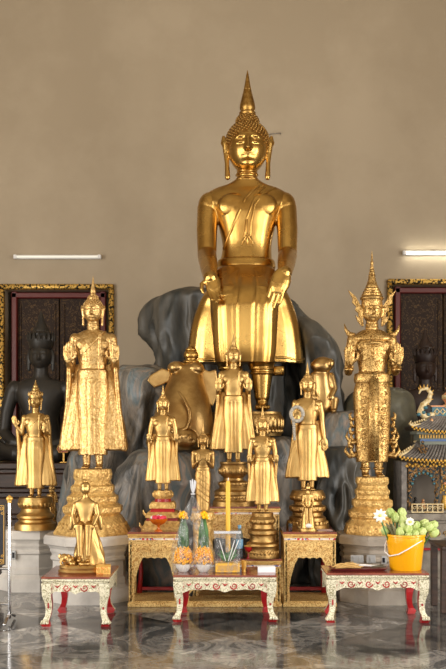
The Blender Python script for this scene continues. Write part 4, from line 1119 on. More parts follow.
# small figure before the ringed Buddha
def small_front():
    D = 7.62; s = D/F; r = thing('buddha_statue', 'tiny golden seated figure at the front edge of the right gilded altar', 'statue', rest(308, D, ZA))
    b, ba, ball = MB(), MB(), MB()
    ba.loft([(0, 0, 0, 8.6, 6), (2, 0, 0, 8.8, 6.2), (4, 0, 0, 7.6, 5.4)], 32, sub=2)
    b.loft([(3, 0, 0, 7.2, 5), (12, 0, .4, 6.4, 4.6), (22, 0, .6, 4.6, 3.8), (28, 0, .3, 3.4, 3)], 32, sub=4)
    b.loft([(24, 0, 0, 3.2, 2.8), (30, 0, 0, 3.2, 2.4), (36, 0, 0, 4.6, 2.4), (38.4, 0, 0, 2, 1.6), (42, 0, 0, 1.3, 1.3)], 28, sub=4)
    for sd in (-1, 1):
        b.tube([(sd*4, 0, 36), (sd*5.2, -.6, 30), (sd*3.4, -4, 25)], [1.4, 1.2, .9], 10)
        b.tube([(sd*1.6, 0, 24), (sd*2.2, -5, 23), (sd*2, -5, 14), (sd*2, -5.5, 7)], [2.2, 2, 1.6, 1.1], 10)
    b.ell((0, -.2, 43.6), (2.3, 2.4, 3), 24, fn=face_fn(1.3, 2.4)); b.ell((0, 0, 46.6), (1.2, 1.2, 1.1), 12)
    b.tube([(0, 0, 47), (0, 0, 49.5)], [.6, .2], 8)
    ball.ell((0, -7.6, 6.6), (3.2, 1.8, 2.2), 20)
    for m in (b, ba, ball): m.scale(s)
    build(ba, 'base', GOLD, r, sharp=40); build(b, 'body', GOLD, r, voxel=.32*s, sm=2); build(ball, 'white_shell', WHITE, r)
small_front()
# small ornate figure beside the far-left base
def guardian():
    D = 8.72; s = D/F; r = thing('guardian_statue', 'small ornate golden figure tucked between the two left pedestals', 'statue', rest(52, D, ZM))
    b = MB()
    b.loft([(0, 0, 0, 5.4, 5), (4, 0, 0, 5, 4.6), (6, 0, 0, 4, 4), (14, 0, 0, 4.8, 4), (22, 0, 0, 3.6, 3.2), (30, 0, 0, 4.6, 3.4), (33, 0, 0, 2.2, 2)], 28, sub=4, fold=lambda a, z, t: 1+.06*math.cos(8*a))
    b.ell((0, -.4, 35.5), (3, 3, 3.6), 20, fn=face_fn(1.2, 3)); b.lathe([(3.2, 36), (3.6, 38), (2.2, 40), (1.2, 43), (.2, 46)], 14)
    for sd in (-1, 1): b.tube([(sd*4, 0, 31), (sd*5, -1, 24), (sd*1.5, -4.6, 24)], [1.4, 1.2, 1], 10)
    b.scale(s); build(b, 'body', GOLD_MOS, r)
    c = MB(); c.tube([(3.5, -3.8, 3), (3.8, -4, 34)], .6, 8); c.scale(s); build(c, 'staff', GOLD_MOS, r)
guardian()

# pale ring with a hanging tail on the ringed Buddha's forearm
def arm_ring():
    D = 7.85; s = D/F; c = at(297, 414, D-.13)
    t = thing('offering_ring', 'pale grey ring garland with a hanging tassel on the right-hand golden Buddha', 'garland', c)
    a = MB(); a.tube([(6*math.cos(q)*s, 0, 7*math.sin(q)*s) for q in [i*PI/14-.2 for i in range(27)]], [1.75*s]*27, 12)
    build(a, 'ring', mat('pale_beads', (176, 170, 158), 0, .5, rgb2=(140, 134, 122), nscale=60, bump=.4, bscale=120), t)
    b = MB()
    for i in range(9): b.ell(((-3.4+.12*i)*s, 0, (-7-i*2.2)*s), (1.7*s, 1.5*s, 1.5*s), 10)
    build(b, 'tassel', MATS['pale_beads'], t)
arm_ring()

# ---------------------------------------------------------------- offerings on the middle table
def marigold_cone(px, label):
    D = 7.12; s = D/F; r = thing('flower_cone', label, 'flowers', rest(px, D, ZW2), group='marigold cones in the cellophane bag')
    bo = MB(); bo.lathe([(3.5*s, 0), (4.5*s, 1*s), (7.4*s, 5*s), (8*s, 8*s), (7.4*s, 8.4*s)], 28); build(bo, 'bowl', WHITE, r, sharp=50)
    m = MB(); rnd = random.Random(px)
    n = 84
    for i in range(n):
        t = i/n; a = i*2.4; q = 8.4*math.sqrt(max(0, 1-(t*1.0)**2))
        p = V3((q*math.cos(a), q*math.sin(a)*.9, 9+t*17)); m.ell(p*s, (1.7*s, 1.7*s, 1.6*s), 8)
        for k in range(3):
            b = k*2.09+i; m.ell((p+V3((math.cos(b)*1.3, math.sin(b)*1.3-.8, .6)))*s, 1.0*s, 6)
    build(m, 'marigolds', ORANGE, r)
    v = MB()
    for i in range(7):
        a = i*2.4+.5; t = i/7; q = 9.4*math.sqrt(max(0, 1-t*t)); p = V3((q*math.cos(a), -abs(q*math.sin(a))*.95-1, 10+t*14)); v.ell(p*s, .9*s, 8)
    build(v, 'purple_blossoms', PURPLE, r)
    l = MB()
    for i in range(20):
        a = i*2.4; h = 26+rnd.random()*6; e = 50+rnd.random()*8
        l.tube([V3((4.6*math.cos(a), 4.6*math.sin(a), h-4))*s, V3((3.8*math.cos(a), 3.8*math.sin(a), (h+e)/2))*s, V3((1.2*math.cos(a), 1.2*math.sin(a), e))*s], [.9*s, 1.2*s, .2*s], 6, cap=False)
    build(l, 'leaf_cone', LEAF, r)
    t = MB()
    for i in range(12):
        a = i*2.4; q = 3.2*math.sqrt(1-(i/12)**2); t.ell(V3((q*math.cos(a), q*math.sin(a), 54+i*.5))*s, 1.8*s, 8)
    build(t, 'top_blossom', ORANGE, r)
marigold_cone(183.4, 'left marigold cone in a white bowl inside the clear cellophane bag')
marigold_cone(203.6, 'right marigold cone in a white bowl inside the clear cellophane bag')
def bag():
    D = 7.12; s = D/F; r = thing('plastic_bag', 'tall clear cellophane bag tied at the top around two marigold cones', 'bag', rest(193, D, ZW2))
    m = MB()
    def fo(a, z, t): return 1+.05*math.cos(a*7+z*40)*t+.025*math.cos(a*13+2)
    m.loft([(.2*s, 0, 0, 21.5*s, 12.6*s), (8*s, 0, 0, 22*s, 13.4*s), (22*s, -.6*s, 0, 21*s, 12.8*s), (40*s, -1*s, 0, 15*s, 9*s), (58*s, -.6*s, 0, 10*s, 6*s), (70*s, 0, 0, 4.4*s, 3.4*s), (76*s, 0, 0, 1.6*s, 1.6*s), (80*s, 0, 0, 1.3*s, 1.3*s)], 64, 2.3, sub=5, fold=fo, cap=False)
    build(m, 'wrapper', WRAP, r)
    p = MB()
    for i in range(7):
        a = i*.9; p.tube([(0, 0, 78*s), (1.6*s*math.cos(a), 1.6*s*math.sin(a), 84*s), (2.6*s*math.cos(a), 2.4*s*math.sin(a), (90+i % 3)*s)], [.8*s, 1.1*s, .8*s], 6, flat=.4)
    build(p, 'gathered_top', mat('frosty_cellophane', (206, 208, 214), 0, .25), r)
    k = MB(); k.tube([(1.9*s*math.cos(i*PI/6), 1.9*s*math.sin(i*PI/6), 78*s) for i in range(13)], .6*s, 6, cap=False); build(k, 'tie', MATS['frosty_cellophane'], r)
bag()
def packet():
    D = 7.10; s = D/F; base = rest(227.5, D, ZW2)
    c = thing('candle', 'tall yellow candle standing upright behind the wrapped flower packet', 'candle', rest(228, D+.075, ZW2))
    m = MB(); m.tube([(0, 0, .002), (0, 0, 88*s), (0, 0, 91*s)], [2.5*s, 2.3*s, 1.6*s], 20, cap=False); build(m, 'wax', WAX, c, sharp=50)
    m = MB(); m.tube([(0, 0, 91*s), (.3*s, 0, 94*s)], .35*s, 6); build(m, 'wick', PLASTIC_W, c)
    b = thing('candle_box', 'yellow card box at the bottom of the wrapped packet', 'box', base); m = MB(); m.box((0, 0, 5*s), (24*s, 9*s, 9*s), .002); build(m, 'carton', YCARD, b, smooth=False)
    m = MB(); m.box((0, -4.7*s, 5*s), (19*s, .5*s, 5*s), 0); build(m, 'gold_print', GOLDPAINT, b, smooth=False)
    l = thing('leaf_bundle', 'dark green folded leaves with white strips inside the wrapped packet', 'leaves', base+V3((0, .01, 10*s)))
    m = MB(); rnd = random.Random(3)
    for i in range(22):
        a = rnd.uniform(-1.2, 1.2); q = rnd.uniform(4, 12)
        e = V3((math.sin(a)*q, rnd.uniform(-2.5, 1.5), 2+math.cos(a)*q*.9+rnd.random()*4)); mid = e*.5+V3((rnd.uniform(-1, 1), -1.5, .5))
        m.tube([V3((0, 0, .6))*s, mid*s, e*s], [.8*s, 2.3*s, .4*s], 8, flat=.4, cap=False)
    build(m, 'green_leaves', LEAF, l)
    m = MB()
    for x0, x1 in ((-2, -8), (1, 7), (3, 11)): m.tube([(x0*s, -3*s, 2*s), ((x0+x1)/2*s, -4*s, 12*s), (x1*s, -3*s, 22*s)], .45*s, 6)
    build(m, 'white_incense', PLASTIC_W, l)
    w = thing('plastic_packet', 'clear cellophane packet in front of the yellow candle', 'packet', base)
    m = MB(); m.loft([(.2*s, 0, 0, 13.3*s, 5.4*s), (12*s, 0, 0, 13*s, 6*s), (30*s, 0, 0, 13*s, 4.6*s), (38*s, 0, 0, 13.4*s, 2.2*s), (42*s, 0, -1*s, 13.8*s, 1.0*s)], 48, 4, sub=4, cap=False, fold=lambda a, z, t: 1+.03*math.cos(a*9+z*60))
    build(m, 'wrapper', WRAP, w)
    m = MB(); m.box((0, -.6*s, 40*s), (27*s, .8*s, 2.4*s), .001); build(m, 'sealed_edge', MATS['frosty_cellophane'], w, smooth=False)
packet()
def paper():
    D = 7.12; s = D/F; t = thing('paper_stack', 'small stack of white cards on the right end of the middle low table', 'paper', rest(266.5, D, ZW2))
    m = MB(); m.box((0, 0, 2.8*s), (17.5*s, 9*s, 5.6*s), .001); build(m, 'cards', PAPER, t, smooth=False)
    m = MB(); m.box((-.6*s, -.3*s, 5.9*s), (17*s, 9*s, .6*s), 0, rot=Matrix.Rotation(.05, 3, 'Z')); build(m, 'top_card', PLASTIC_W, t, smooth=False)
paper()
def cup():
    D = 7.14; s = D/F; t = thing('incense_cup', 'small brass cup just right of the wrapped packet', 'cup', rest(244, D, ZW2)); m = MB()
    m.lathe([(2.2*s, 0), (1.6*s, 1.5*s), (2.4*s, 4*s), (2.6*s, 10*s), (2.9*s, 11*s), (2.2*s, 11*s), (2*s, 9*s)], 20); build(m, 'bowl', GOLDPAINT, t, sharp=40)
cup()
def bottle():
    D = 7.62; s = D/F; t = thing('water_bottle', 'small clear plastic bottle with a blue cap behind the wrapped packet', 'bottle', rest(239.5, D, ZL)); m = MB()
    m.lathe([(3.2*s, 0), (3.6*s, 1*s), (3.6*s, 22*s), (3*s, 25*s), (1.5*s, 29*s), (1.5*s, 30*s)], 20); build(m, 'bottle_body', clear_mat('clear_bottle', (190, 215, 235), .35), t)
    m = MB(); m.lathe([(1.8*s, 30*s), (1.8*s, 33*s), (.5*s, 33.4*s)], 16); build(m, 'cap', BLUEP, t, sharp=40)
    m = MB(); m.lathe([(3.7*s, 10*s), (3.7*s, 19*s)], 20); build(m, 'paper_label', BLUEP, t, sharp=40)
bottle()
def dish():
    D = 7.62; s = D/F; t = thing('offering_dish', 'small red dish with a gilt rim left of the tall tiered pedestal', 'dish', rest(249, D-.03, ZL)); m = MB()
    m.lathe([(2.6*s, 0), (1.4*s, 2*s), (1.2*s, 6*s), (4*s, 9*s), (4.6*s, 12*s)], 20); build(m, 'stem_bowl', RED, t, sharp=40)
    m = MB(); m.lathe([(4.6*s, 12*s), (5*s, 12.6*s), (4.4*s, 13*s), (1*s, 14*s)], 20); build(m, 'rim', GOLDPAINT, t, sharp=40)
dish()

# goblet with pink and white candles on the left altar
def goblet():
    D = 7.64; s = D/F; t = thing('footed_dish', 'amber glass footed dish heaped with pink and white candles on the left altar', 'dish', rest(158.5, D, ZA)); m = MB()
    m.lathe([(4.2*s, 0), (4*s, .8*s), (1.6*s, 2*s), (1.2*s, 5*s), (2*s, 6*s), (6.5*s, 8*s), (9*s, 11*s), (9.4*s, 13*s), (8.6*s, 13*s), (6*s, 10*s)], 32); build(m, 'glass_bowl', AMBER, t, sharp=50)
    k = MB(); w = MB()
    for i in range(11):
        a = i*2.4; q = 7.2*math.sqrt(i/11); (k if i % 3 else w).ell((q*math.cos(a)*s, q*math.sin(a)*s, (13+1.5*(1-i/11))*s), (2.3*s, 2.3*s, 2.2*s), 10)
    build(k, 'pink_candles', PINK, t); build(w, 'white_candles', PLASTIC_W, t)
goblet()
def glass():
    D = 7.7; s = D/F; t = thing('tea_light_glass', 'small glass cup at the left edge of the right altar', 'glass', rest(290.5, D, ZA)); m = MB()
    m.lathe([(1.9*s, 0), (2*s, .5*s), (2.1*s, 7*s), (1.8*s, 7*s), (1.7*s, 3*s)], 16); build(m, 'glass_cup', MATS['clear_bottle'], t)
    m = MB(); m.lathe([(1.6*s, .4*s), (1.6*s, 3.4*s), (.3*s, 3.6*s)], 14); build(m, 'red_wax', RED, t)
    p = MB(); p.box((0, 0, .003), (15*s, 10*s, .004), 0); o = build(p, 'leaflet', mat('dull_pink_paper', (196, 168, 158), 0, .7), None, rest(324, 7.72, ZA+.0005), smooth=False); tag(o, 'flat pinkish paper sheet lying on the right end of the right altar', 'paper'); o.rotation_euler = (0, 0, .15)
glass()

# ---------------------------------------------------------------- right table: bucket, lotus buds, tray
def bucket():
    D = 7.13; s = D/F; base = rest(405.5, D, ZW3); B = thing('bucket', 'bright yellow plastic bucket of lotus buds on the right low table', 'bucket', base)
    m = MB(); m.lathe([(15*s, 0), (15.6*s, .8*s), (18.4*s, 27*s), (18.8*s, 28*s), (18.8*s, 33*s), (19.8*s, 33.6*s), (19.8*s, 35.4*s), (18.4*s, 35.6*s), (17.8*s, 33*s), (14.6*s, 4*s)], 48)
    build(m, 'pail', YELLOW, B, sharp=40)
    m = MB(); m.tube([(-19*s, 0, 30.5*s), (-19.4*s, -6*s, 24*s), (-16*s, -13*s, 17.5*s), (-8*s, -18.5*s, 14.5*s), (2*s, -19.5*s, 17*s), (10*s, -16*s, 22*s), (17*s, -8*s, 28*s), (19*s, 0, 30.5*s)], .6*s, 10); m.xf(Matrix.Rotation(-.65, 4, 'Z')); build(m, 'handle', PLASTIC_W, B)
    for sx in (-1, 1):
        m = MB(); m.box((sx*19.4*s, 0, 30.5*s), (2*s, 4*s, 4*s), .003); m.xf(Matrix.Rotation(-.65, 4, 'Z')); build(m, 'handle_lug', YELLOW, B, smooth=False)
    buds = [(233, 145, 3), (250, 82, 1), (268, 98, -1), (290, 82, 0), (292, 106, -2), (292, 130, -3), (285, 150, -5), (313, 140, -5), (314, 168, -7), (338, 128, -3), (336, 160, -6), (360, 150, -5), (368, 120, 0), (385, 132, -3), (400, 125, 1), (403, 152, -3)]
    def one(i, X_, Y_, dy):
        p = at(320+X_/3.54, 490+Y_/3.54, D+dy*s*1.4)
        foot = base+V3(((p.x-base.x)*.35, .02, .08))
        root = thing('lotus_bud', 'pale green closed lotus bud in the yellow bucket', 'lotus bud', foot, group='closed lotus buds in the yellow bucket')
        q = p-foot; ax = V3((q.x*1.0, -.02, .09)).normalized() if Y_ > 110 else V3((q.x*.7, -.01, .12)).normalized()
        R = V3((0, 0, 1)).rotation_difference(ax).to_matrix(); h = 5.2*s; bw = 3.7*s
        m = MB()
        m.ell(q, (bw, bw, h), 20, rot=R, fn=lambda a, b: V3((b.x*(1-.28*max(0, a.z)), b.y*(1-.28*max(0, a.z)), b.z*(1.12 if a.z > 0 else 1))))
        for k in range(6):
            a = k*PI/3; m.tube([q+R@V3((math.cos(a)*bw*.5, math.sin(a)*bw*.5, -h*.85)), q+R@V3((math.cos(a)*bw*1.0, math.sin(a)*bw*1.0, -h*.1)), q+R@V3((math.cos(a)*bw*.65, math.sin(a)*bw*.65, h*.72)), q+R@V3((0, 0, h*1.08))], [1*s, 1.35*s, 1.1*s, .2*s], 8, flat=.5, cap=False)
        build(m, 'bud', BUD, root)
        m = MB(); m.tube([(0, 0, 0), V3((q.x*.5, q.y*.4, q.z*.55)), q-ax*h*.9], .85*s, 8); build(m, 'stem', LEAF, root)
    for i, b in enumerate(buds): one(i, *b)
    def flower(label, X_, Y_, R_):
        p = at(320+X_/3.54, 490+Y_/3.54, D-.06); foot = base+V3(((p.x-base.x)*.4, .0, .08))
        root = thing('lotus_flower', label, 'flower', foot); q = p-foot; m = MB()
        for ring, n, o in ((0, 9, .95), (1, 8, .6), (2, 6, .3)):
            for k in range(n):
                a = 2*PI*k/n+ring*.4; d = V3((math.cos(a), -.35-.15*ring, math.sin(a))); e = q+d*R_*s*o
                m.tube([q, q*.5+e*.5+V3((0, -.9*s, 0)), e], [1.2*s, 2.1*s, .5*s], 8, flat=.4, cap=False)
        build(m, 'petals', PETALW, root)
        m = MB(); m.ell(q+V3((0, -2.6*s, 0)), 1.5*s, 12); build(m, 'seed_head', mat('pale_yellow', (232, 214, 120), 0, .6), root)
        m = MB(); m.tube([(0, 0, 0), q*.55, q], .8*s, 8); build(m, 'stem', LEAF, root)
    flower('large open white lotus at the left of the bucket bouquet', 211, 90, 7.4)
    flower('half-hidden white lotus among the buds in the middle of the bouquet', 317, 112, 4.6)
    m = MB()
    for i in range(9):
        a = i*.7; m.tube([(math.cos(a)*4*s, math.sin(a)*4*s, 0), (math.cos(a)*7*s-3*s, math.sin(a)*7*s, 14*s), (math.cos(a)*10*s-5*s, math.sin(a)*8*s, 20*s)], [1.2*s, 2.0*s, .4*s], 8, flat=.5)
    o = build(m, 'wilted_leaves', mat('brown_green_leaf', (120, 116, 84), 0, .7), None, base+V3((-5*s, 0, 26*s))); tag(o, 'grey-green wilted leaves bunched between the lotus stems in the bucket', 'leaves')
bucket()
def tray():
    D = 7.10; s = D/F; t = thing('tray', 'flat maroon tray left of the yellow bucket', 'tray', rest(357.5, D, ZW3)); m = MB()
    m.loft([(0, 0, 0, 25*s, 9*s), (1.2*s, 0, 0, 28*s, 11*s), (2.6*s, 0, 0, 30*s, 12.5*s), (2.6*s, 0, 0, 28.6*s, 11.6*s), (1.4*s, 0, 0, 26*s, 9.6*s)], 40, 5); build(m, 'tray_body', MAROON, t, smooth=False)
    b = thing('incense_bundle', 'loose pile of straw-yellow incense sticks heaped on the maroon tray', 'incense', rest(350, D, ZW3+2*s)); rnd = random.Random(5); m = MB()
    for i in range(60):
        x = rnd.uniform(-18, 2); y = rnd.uniform(-6, 6); z = rnd.uniform(.5, 5.4)*(1-abs(x+8)/16); l = rnd.uniform(7, 13); a = rnd.gauss(0, .35)
        m.tube([(x*s, y*s, max(.5, z)*s), ((x+l*math.cos(a))*s, (y+l*math.sin(a))*s, max(.5, z+rnd.uniform(-1, 1.4))*s)], .42*s, 5)
    o = build(m, 'sticks', INCENSE, b)
    p = thing('white_wrapper', 'narrow white paper wrapper lying across the maroon tray', 'paper', rest(368, D+.03, ZW3+2.6*s)); m = MB()
    m.box((0, 0, 1.4*s), (26*s, 5*s, 1.8*s), .002, rot=Matrix.Rotation(.06, 3, 'Y')); build(m, 'folded_paper', PLASTIC_W, p, smooth=False)
    k = thing('leaf_sprig', 'small dark sprig at the right end of the maroon tray', 'leaves', rest(378, D-.03, ZW3+2.6*s)); m = MB()
    for i in range(10): a = rnd.uniform(-.6, .6); m.tube([(rnd.uniform(-6, 0)*s, rnd.uniform(-2, 2)*s, 1*s), (rnd.uniform(2, 8)*s, 3*math.sin(a)*s, rnd.uniform(1, 3.4)*s)], .7*s, 6)
    build(m, 'twigs', mat('dark_sprig', (88, 82, 66), 0, .7), k)
tray()

# ---------------------------------------------------------------- sign stand, small red sign, stool
def stroke_text(mb, x, z, y, sc, rnd, n):
    for i in range(n):
        a = rnd.uniform(0, 6); mb.spiral((x+i*sc*1.7, y, z), sc*.7, .8, sc*.13, a0=a, n=5); mb.tube([(x+i*sc*1.7+sc*.6, y, z-sc*.7), (x+i*sc*1.7+sc*.6, y, z+sc*.8)], sc*.12, 5, cap=False)
def signstand():
    D = 6.93; s = D/F; c = at(9.5, HY, D); W_ = .50
    t = thing('sign_stand', 'polished steel stand holding a black and gold notice board at the left edge', 'sign', (c.x-W_/2, D, 0))
    for sx in (-1, 1):
        m = MB(); m.tube([(sx*W_/2, 0, .04), (sx*W_/2, 0, CH-(503-HY)*s)], .0125, 18); m.tube([(sx*W_/2, -.17, .02), (sx*W_/2, -.05, .06), (sx*W_/2, .05, .06), (sx*W_/2, .17, .02)], .012, 12)
        p = build(m, 'post', STEEL, t)
        m = MB(); z = CH-(503-HY)*s; m.lathe([(.010, z), (.02, z+.006), (.012, z+.012), (.022, z+.022), (.026, z+.034), (.020, z+.046), (.008, z+.054), (.002, z+.06)], 20, (sx*W_/2, 0, 0)); build(m, 'knob_finial', GOLDPAINT, p)
    m = MB(); z1 = CH-(568.5-HY)*s; m.tube([(-W_/2, 0, z1), (W_/2, 0, z1)], .0105, 14); m.tube([(-W_/2, 0, .14), (W_/2, 0, .14)], .008, 12) ; build(m, 'crossbar', STEEL, t)
    za, zb = CH-(565-HY)*s, CH-(504-HY)*s; bw = W_-.06
    m = MB(); m.box((0, 0, (za+zb)/2), (bw, .016, zb-za), .002); bd = build(m, 'board', BLACK, t, smooth=False)
    m = MB(); y = -.010
    for sx in (-1, 1): m.box((sx*(bw/2-.010), y, (za+zb)/2), (.004, .003, zb-za-.016), 0)
    for z in (za+.010, zb-.010): m.box((0, y, z), (bw-.016, .003, .004), 0)
    for sx in (-1, 1):
        for z, q in ((za, 1), (zb, -1)):
            m.spiral((sx*(bw/2-.028), y, z+q*.03), .016, 1.5, .003, sx=-sx, sz=q); m.spiral((sx*(bw/2-.022), y, z+q*.066), .012, 1.3, .0026, sx=sx, sz=q); m.spiral((sx*(bw/2-.062), y, z+q*.022), .012, 1.3, .0026, sx=sx, sz=q)
    build(m, 'gold_border', GOLDPAINT, bd, smooth=False)
    rnd = random.Random(2); m = MB()
    for z, n in ((zb-.12, 11), (zb-.17, 13), (zb-.25, 10), (zb-.30, 13)): stroke_text(m, bw/2-.04-n*.026, z, y, .013, rnd, n)
    build(m, 'gold_lettering', GOLDPAINT, bd, smooth=False)
signstand()
def redsign():
    D = 10.28; s = D/F; c = at(61.5, 449, D); zt = CH-(462-HY)*10.75/F
    t = thing('small_sign', 'small red pointed sign with gold lettering on the dark altar edge', 'sign', (c.x, D+.12, zt)); m = MB()
    h = c.z-zt; w = 6.3*s; q = 3.7*s
    m.prism([(-w, h), (-w+2*s, h+q), (w-2*s, h+q), (w, h), (w-2*s, h-q), (-w+2*s, h-q)], -.01, .01); p = build(m, 'plaque', RED, t, smooth=False)
    m = MB(); P_ = [(-w, h), (-w+2*s, h+q), (w-2*s, h+q), (w, h), (w-2*s, h-q), (-w+2*s, h-q), (-w, h)]; m.tube([(x, -.012, z) for x, z in P_], .004, 6); stroke_text(m, -3.4*s, h, -.013, 1.5*s, random.Random(4), 3); build(m, 'gold_lettering', GOLDPAINT, p)
    m = MB(); m.box((0, .014, h/2), (.02, .008, h), 0); m.box((0, .02, .006), (.08, .06, .012), .002); build(m, 'stand', GOLDPAINT, t, smooth=False)
redsign()
def stool():
    D = 7.27; t = thing('side_table', 'dark wooden side table leg and edge at the far right of the floor', 'table', at(470, HY, D)*1); t.location.z = 0; z = CH-(546-HY)*D/F
    w = 58*D/F
    m = MB(); m.box((0, .2, z-.015), (w, .44, .03), .005); build(m, 'tabletop', DARKWOOD, t, smooth=False)
    for sx in (-1, 1):
        for sy in (0, 1):
            m = MB(); m.box((sx*(w/2-.03), .03+sy*.34, (z-.03)/2), (.05, .05, z-.03), .004); build(m, 'leg', DARKWOOD, t, smooth=False)
stool()

# ---------------------------------------------------------------- miniature Chinese-style shrine
def shrine():
    D = 8.42; s = D/F; CXp = 465
    zt = CH-(514-HY)*s
    # stone table
    T_ = thing('shrine_table', 'carved grey stone table with red bands under the miniature shrine', 'table', at(CXp, HY, D+.32)); T_.location.z = 0
    hw = 69*s; d = .62
    def bx(name, root, boxes, m, bev=.004):
        mb = MB()
        for c_, s_ in boxes: mb.box(c_, s_, bev)
        return build(mb, name, m, root, smooth=False)
    bx('tabletop', T_, [((0, 0, zt-.03), (2*hw, d, .06)), ((0, 0, zt-.075), (2*hw-.05, d-.04, .03))], STONE)
    bx('red_band', T_, [((0, 0, .36), (2*hw-.06, d-.05, .02)), ((0, 0, .515), (2*hw-.08, d-.07, .015))], RED)
    bx('body', T_, [((0, 0, .28), (2*hw-.12, d-.12, .56)), ((0, 0, .05), (2*hw, d, .10))], STONE)
    m = MB(); z1 = zt-.09
    pts = [(-hw+.03, z1), (hw-.03, z1), (hw-.03, .39)]
    for i in range(41):
        t = i/40; x = (hw-.05)*(1-2*t); pts.append((x, .42+.05*abs(math.sin(t*PI*5))))
    pts.append((-hw+.03, .39)); m.prism(pts, -d/2+.0, -d/2+.035)
    ap = build(m, 'carved_apron', STONE, T_, smooth=False)
    m = MB()
    for i in range(-7, 8): m.spiral((i*hw/7.6, -d/2-.004, .50-.0*i), .030, 1.5, .006, sx=1 if i > 0 else -1)
    build(m, 'scroll_relief', GOLD_DARK, ap)
    # shrine
    R_ = thing('miniature_shrine', 'miniature Chinese-style shrine with two grey tiled roofs and coloured carving at the right', 'shrine', at(CXp, HY, D+.3)); R_.location.z = zt+.001
    X_ = lambda px: (px-CXp)*s
    Z_ = lambda py: (514-py)*s
    y0 = -.22
    bx('base_slab', R_, [((0, 0, 1.5*s), (2*X_(465+66), .50, 3*s))], STONE)
    bx('rear_wall', R_, [((0, .18, Z_(487)), (2*X_(465+62), .04, 50*s))], mat('grey_brown_wall', (112, 102, 90), 0, .6), .002)
    for sx in (-1, 1):
        bx('side_pier', R_, [((sx*X_(465+68.5), -.05, Z_(487)), (5.5*s, .40, 50*s))], ROOFT)
        for px in (402.5, 430):
            m = MB(); x = sx*X_(CXp*2-px)
            m.lathe([(2.6*s, 0), (2.6*s, 2*s), (1.7*s, 3*s), (1.7*s, 38*s), (2.6*s, 40*s), (2.6*s, 42*s)], 16, (x, y0, Z_(511)))
            rnd = random.Random(px)
            for i in range(20): a = i*1.1; m.ell((x+1.9*s*math.cos(a), y0+1.9*s*math.sin(a), Z_(507)+i*1.75*s), (1.1*s, 1.1*s, 1.3*s), 8)
            build(m, 'carved_column', MULTI, R_)
    # frieze and arches
    m = MB(); m.box((0, y0+.0, Z_(465.5)), (2*X_(465+66), .05, 5*s), .002); build(m, 'frieze', MULTI, R_, smooth=False)
    m = MB()
    for i in range(-22, 23): m.ell((i*3*s, y0-.03, Z_(465.5)+(.8*s if i % 2 else -.8*s)), (1.3*s, .012, 1.5*s), 8)
    build(m, 'frieze_relief', OCHRE, R_)
    for cx in (416, 465, 514):
        m = MB(); hwid = 12.5*s if cx != 465 else 31*s
        P_ = [(-hwid, Z_(467)), (hwid, Z_(467)), (hwid, Z_(484))]
        for i in range(21):
            t = i/20; a = PI*t; P_.append((hwid*.78*math.cos(a), Z_(484)+math.sin(a)*9*s+.6*s*abs(math.sin(a*5))))
        P_.append((-hwid, Z_(484))); m.prism(P_, y0-.015, y0+.01, (X_(cx), 0, 0)); a = build(m, 'arch', MULTI, R_, smooth=False)
        m = MB()
        for i in range(9): t = PI*i/8; m.ell((X_(cx)+hwid*.88*math.cos(t), y0-.02, Z_(484)+11*s*math.sin(t)), (1.5*s, .012, 1.5*s), 8)
        build(m, 'arch_blossoms', TEAL if cx != 465 else TERRA, a)
    for cx, w in ((419.5, 31), (465, 46), (510.5, 31)):
        m = MB()
        for z in (505, 513): m.box((X_(cx), y0-.05, Z_(z)+.5*s), (w*s, .012, 1.2*s), 0)
        n = int(w/5)
        for i in range(n+1): m.box((X_(cx)+(i/n-.5)*w*s, y0-.05, Z_(509)+.5*s), (1.2*s, .014, 9*s), 0)
        for i in range(n): m.spiral((X_(cx)+((i+.5)/n-.5)*w*s, y0-.05, Z_(509)+.5*s), 2*s, 1.2, .5*s, n=5)
        build(m, 'fence', CREAM, R_, smooth=False)
    # roofs: tiles as half-round ribs ending in round yellow caps, tips curled up
    def roof(pye, pyr, half_e, half_r, ye, yr, tip):
        ze, zr = Z_(pye), Z_(pyr); he, hr = half_e*s, half_r*s
        def lift(x): return tip*s*(abs(x)/he)**4
        m = MB(); N = 40; vs = []; fs = []
        prof = [(0, 0), (.35, .22), (.7, .58), (1, 1)]
        for sy in (-1, 1):
            b = len(vs)
            for (t, zt_) in prof:
                for i in range(N+1):
                    u_ = i/N*2-1; h_ = he+(hr-he)*t; x = u_*h_
                    vs.append(V3((x, sy*(ye+(yr-ye)*t), ze+(zr-ze)*zt_+lift(u_*he)*(1-t))))
            W_ = N+1
            for j in range(3):
                for i in range(N): f = (b+j*W_+i, b+j*W_+i+1, b+(j+1)*W_+i+1, b+(j+1)*W_+i); fs.append(f if sy < 0 else f[::-1])
        st = len(vs); vs2 = [v-V3((0, 0, 2*s)) for v in vs]; allv = vs+vs2
        fs2 = [tuple(st+i for i in f[::-1]) for f in fs]
        m.add(allv, fs+fs2)
        for u_ in (-1, 1):
            pass
        body = build(m, 'roof', ROOFT, R_)
        t_, c_ = MB(), MB()
        n = int(half_e/3.7)
        for i in range(-n, n+1):
            u_ = i/n
            pts = []
            for (t, zt_) in prof:
                h_ = he+(hr-he)*t; pts.append(V3((u_*h_, -(ye+(yr-ye)*t)-.002, ze+(zr-ze)*zt_+lift(u_*he)*(1-t)+.4*s)))
            t_.tube(pts, 1.35*s, 8); c_.ell(pts[0]+V3((0, -.008, -.3*s)), (1.25*s, .01, 1.35*s), 10)
            if i < n: u2 = (i+.5)/n; c_.ell(V3((u2*he, -ye-.004, ze+lift(u2*he)-1.6*s)), (.9*s, .008, 1.1*s), 8)
        build(t_, 'tile_ribs', ROOFT, body); build(c_, 'tile_caps', OCHRE, body)
